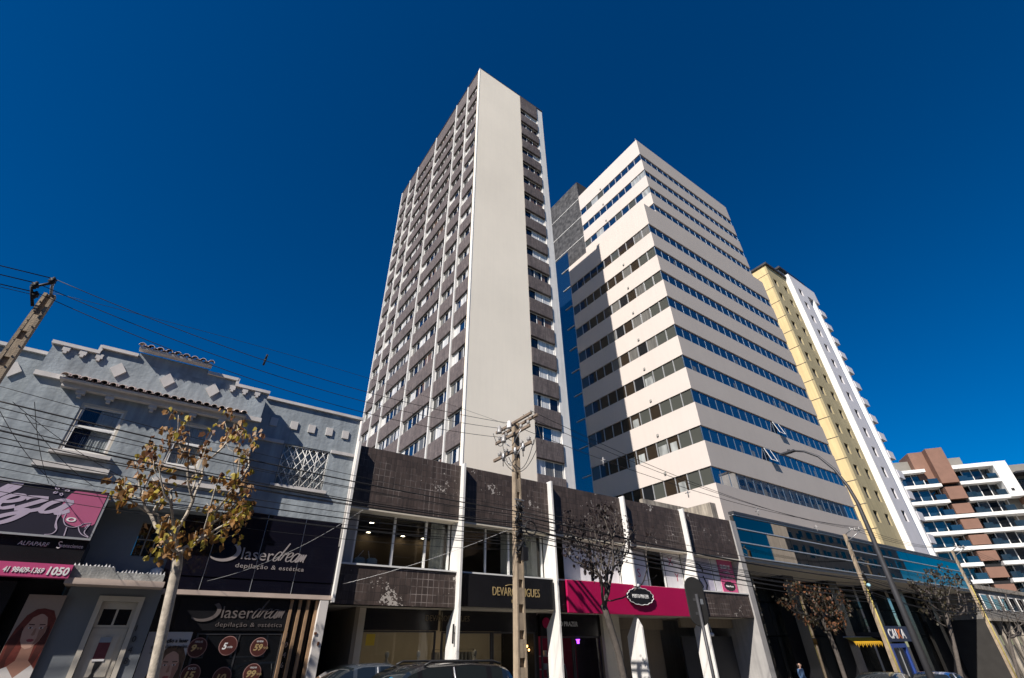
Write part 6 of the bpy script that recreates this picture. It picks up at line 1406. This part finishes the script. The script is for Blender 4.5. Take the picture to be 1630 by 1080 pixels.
pt_black = mat('black_car_paint', (.01, .01, .012), .2, .1, 2.0, coat=1.0); pt_slate = mat('slate_blue_car_paint', (.06, .075, .095), .25, .1, 2.0, coat=1.0, metal=.3); pt_dark = mat('dark_green_car_paint', (.03, .04, .035), .25, .1, 2.0, coat=1.0); pt_blue = mat('blue_car_paint', (.015, .06, .20), .22, .1, 2.0, coat=1.0); pt_silver = mat('silver_blue_car_paint', (.20, .24, .29), .25, .1, 2.0, coat=1.0, metal=.5)
sed_top = [(-2.25, .62), (-2.1, .74), (-1.25, .92), (-.95, .97), (-.25, 1.36), (.1, 1.44), (.7, 1.45), (1.05, 1.38), (1.7, 1.06), (2.1, 1.02), (2.25, .8)]
sed_belt = [(-2.25, .6), (-1.1, .90), (1.6, .98), (2.25, .8)]
suv_top = [(-2.2, .70), (-2.05, .88), (-1.3, .98), (-1.0, 1.02), (-.42, 1.37), (-.1, 1.455), (.9, 1.475), (1.55, 1.43), (1.8, 1.36), (2.12, 1.0), (2.2, .7)]
suv_belt = [(-2.2, .68), (-1.1, .94), (1.7, 1.0), (2.2, .68)]
hat_top = [(-1.95, .62), (-1.8, .78), (-1.15, .95), (-.85, 1.0), (-.2, 1.42), (.1, 1.48), (.9, 1.49), (1.4, 1.40), (1.75, 1.08), (1.95, .7)]
hat_belt = [(-1.95, .6), (-1.0, .92), (1.6, 1.0), (1.95, .7)]
sed = (sed_top, sed_belt, (-.95, -.12), (1.05, 1.72), [(-.14, -.05), (.38, .5), (1.0, 1.12)]); suv = (suv_top, suv_belt, (-1.0, -.28), (1.78, 2.12), [(-.3, -.2), (.42, .54), (1.22, 1.34), (1.72, 1.8)]); hat = (hat_top, hat_belt, (-.85, -.08), (1.4, 1.75), [(-.1, 0), (.55, .67), (1.25, 1.42)])
car('parked_sedan', 'slate blue sedan parked in front of the salon', 'car', 4.75, 13.55, pt_slate, 4.5, 1.76, 1.45, *sed)
car('black_suv', 'black SUV with roof rails in front of the tiled shop building', 'car', 5.05, 10.55, pt_black, 4.4, 1.84, 1.475, *suv, rails=True)
car('parked_car', 'silver blue hatchback cut by the lower left corner', 'car', -2.15, 13.5, pt_silver, 3.9, 1.7, 1.48, *hat, flip=True)
car('parked_car', 'dark green sedan in the street before the awning', 'car', 25.6, 10.5, pt_dark, 4.5, 1.76, 1.45, *sed)
car('parked_car', 'bright blue hatchback in the street before the bank entrance', 'car', 32.6, 10.6, pt_blue, 3.9, 1.7, 1.48, *hat, flip=True)
stk = onY(628, 1064, 9.75); dsk = MB().lathe([(.05, 0), (.05, .004)], (4.36, 10.1, -.42), 16, axis='y').build('parking_disc', mat('cyan_sticker', (.05, .35, .6), .5, .05)); tag(dsk, 'small cyan disc behind the windscreen of the black SUV', 'sticker')

# ================================================================== PEDESTRIAN
def skin_obj(name, V, E, R, m, parent, sub=2):
    me = bpy.data.meshes.new(name); me.from_pydata([tuple(v) for v in V], E, []); me.materials.append(m); o = put(name, me, parent)
    sk = o.modifiers.new('skin', 'SKIN'); sk.use_smooth_shade = True
    lay = me.skin_vertices[0] if me.skin_vertices else None
    if lay is None:
        bm = bmesh.new(); bm.from_mesh(me); bm.verts.layers.skin.verify(); bm.to_mesh(me); bm.free(); lay = me.skin_vertices[0]
    for i, r in enumerate(R): lay.data[i].radius = (r, r) if not isinstance(r, tuple) else r; lay.data[i].use_root = (i == 0)
    ss_ = o.modifiers.new('sub', 'SUBSURF'); ss_.levels = sub; ss_.render_levels = sub
    return o
hp = onY(1269, 1050, 17.2); gx, gy = hp.x, 17.2; gz = ground(gx)+.13
pe = thing('person', 'person in a blue denim jacket standing before the podium columns', 'person', (gx, gy, gz))
sk_ = mat('skin', (.48, .30, .22), .55, .06); jk = mat('denim', (.07, .13, .24), .85, .25, 12.0); tr_ = mat('dark_trousers', (.02, .022, .03), .85, .2); hr_ = mat('dark_hair', (.022, .014, .010), .6, .2, 12)
sc = 1.68/1.75
def q(x, y, z): return (gx+x*sc, gy+y*sc, gz+z*sc)
V = [q(0, 0, .95), q(0, 0, 1.15), q(0, .01, 1.38), q(0, 0, 1.49), q(0, -.02, 1.56), q(0, -.03, 1.66), q(0, -.01, 1.73), q(-.19, 0, 1.42), q(-.24, .02, 1.13), q(-.22, -.08, .9), q(-.21, -.12, .82), q(.19, 0, 1.42), q(.25, .02, 1.13), q(.23, -.06, .9), q(.22, -.1, .82), q(-.09, 0, .9), q(-.10, -.02, .5), q(-.10, .02, .1), q(-.1, -.12, .04), q(.09, 0, .9), q(.11, .05, .5), q(.11, .1, .1), q(.11, -.04, .04)]
E_ = [(0, 1), (1, 2), (2, 3), (3, 4), (4, 5), (5, 6), (2, 7), (7, 8), (8, 9), (9, 10), (2, 11), (11, 12), (12, 13), (13, 14), (0, 15), (15, 16), (16, 17), (17, 18), (0, 19), (19, 20), (20, 21), (21, 22)]
skin_obj('body', V, E_, [.13, .12, .13, .055, .06, .085, .06, .06, .045, .032, .03, .06, .045, .032, .03, .085, .06, .04, .035, .085, .06, .04, .035], sk_, pe)
for s_ in (-1, 1):   # hands with five fingers each
    base = Vector(q(s_*.215, -.11, .82)); HV = [base, base+Vector((0, -.01, -.06))]; HE = [(0, 1)]; HR = [.024, .03]
    for k, dx in enumerate((-.028, -.01, .01, .028)):
        i0 = len(HV); HV += [HV[1]+Vector((0, dx, -.03)), HV[1]+Vector((s_*-.01, dx, -.06-.006*(k in (1, 2)))), HV[1]+Vector((s_*-.025, dx, -.085-.008*(k in (1, 2))))]; HE += [(1, i0), (i0, i0+1), (i0+1, i0+2)]; HR += [.0095, .0085, .007]
    i0 = len(HV); HV += [base+Vector((s_*-.01, -.035, -.03)), base+Vector((s_*-.015, -.05, -.06)), base+Vector((s_*-.02, -.052, -.08))]; HE += [(0, i0), (i0, i0+1), (i0+1, i0+2)]; HR += [.011, .01, .008]
    skin_obj('hand', HV, HE, HR, sk_, pe, 1)
skin_obj('jacket', [q(0, 0, .86), q(0, 0, 1.15), q(0, .01, 1.38), q(0, .01, 1.47), q(-.2, 0, 1.42), q(-.25, .02, 1.13), q(-.225, -.07, .92), q(.2, 0, 1.42), q(.26, .02, 1.13), q(.235, -.05, .92)], [(0, 1), (1, 2), (2, 3), (2, 4), (4, 5), (5, 6), (2, 7), (7, 8), (8, 9)], [(.19, .14), (.17, .14), (.17, .145), .075, .08, .065, .05, .08, .065, .05], jk, pe)
skin_obj('trousers', [q(0, 0, .93), q(-.09, 0, .86), q(-.10, -.02, .5), q(-.10, .02, .12), q(.09, 0, .86), q(.11, .05, .5), q(.11, .1, .12)], [(0, 1), (1, 2), (2, 3), (0, 4), (4, 5), (5, 6)], [.15, .105, .08, .06, .105, .08, .06], tr_, pe)
for s_ in ((-.1, .02), (.11, .1)): skin_obj('shoe', [q(s_[0], s_[1]+.03, .05), q(s_[0], s_[1]-.06, .05), q(s_[0], s_[1]-.16, .035)], [(0, 1), (1, 2)], [.055, .05, .04], m_black, pe, 1)
skin_obj('hair', [q(0, .0, 1.75), q(0, .05, 1.68), q(0, .07, 1.55), q(-.07, .03, 1.6), q(.07, .03, 1.6), q(-.085, .0, 1.5), q(.085, .0, 1.5)], [(0, 1), (1, 2), (0, 3), (0, 4), (3, 5), (4, 6)], [.095, .095, .07, .055, .055, .045, .045], hr_, pe)
fc = MB()
fc.lathe([(.004, -.006), (.011, 0), (.004, .004)], q(-.03, -.116, 1.665), 8, axis='y'); fc.build('eye', m_ink, pe); MB().lathe([(.004, -.006), (.011, 0), (.004, .004)], q(.03, -.116, 1.665), 8, axis='y').build('eye', m_ink, pe)
MB().tube([q(0, -.11, 1.67), q(0, -.135, 1.63), q(0, -.115, 1.618)], [.008, .014, .008], 6).build('nose', sk_, pe); MB().tube([q(-.025, -.108, 1.595), q(0, -.116, 1.593), q(.025, -.108, 1.595)], .007, 5).build('mouth', mat('lips', (.3, .1, .09), .5, .05), pe)
for s_ in (-1, 1): MB().lathe([(.008, -.02), (.022, -.01), (.02, .012), (.006, .02)], q(s_*.085, 0, 1.655), 8, axis='x').build('ear', sk_, pe)
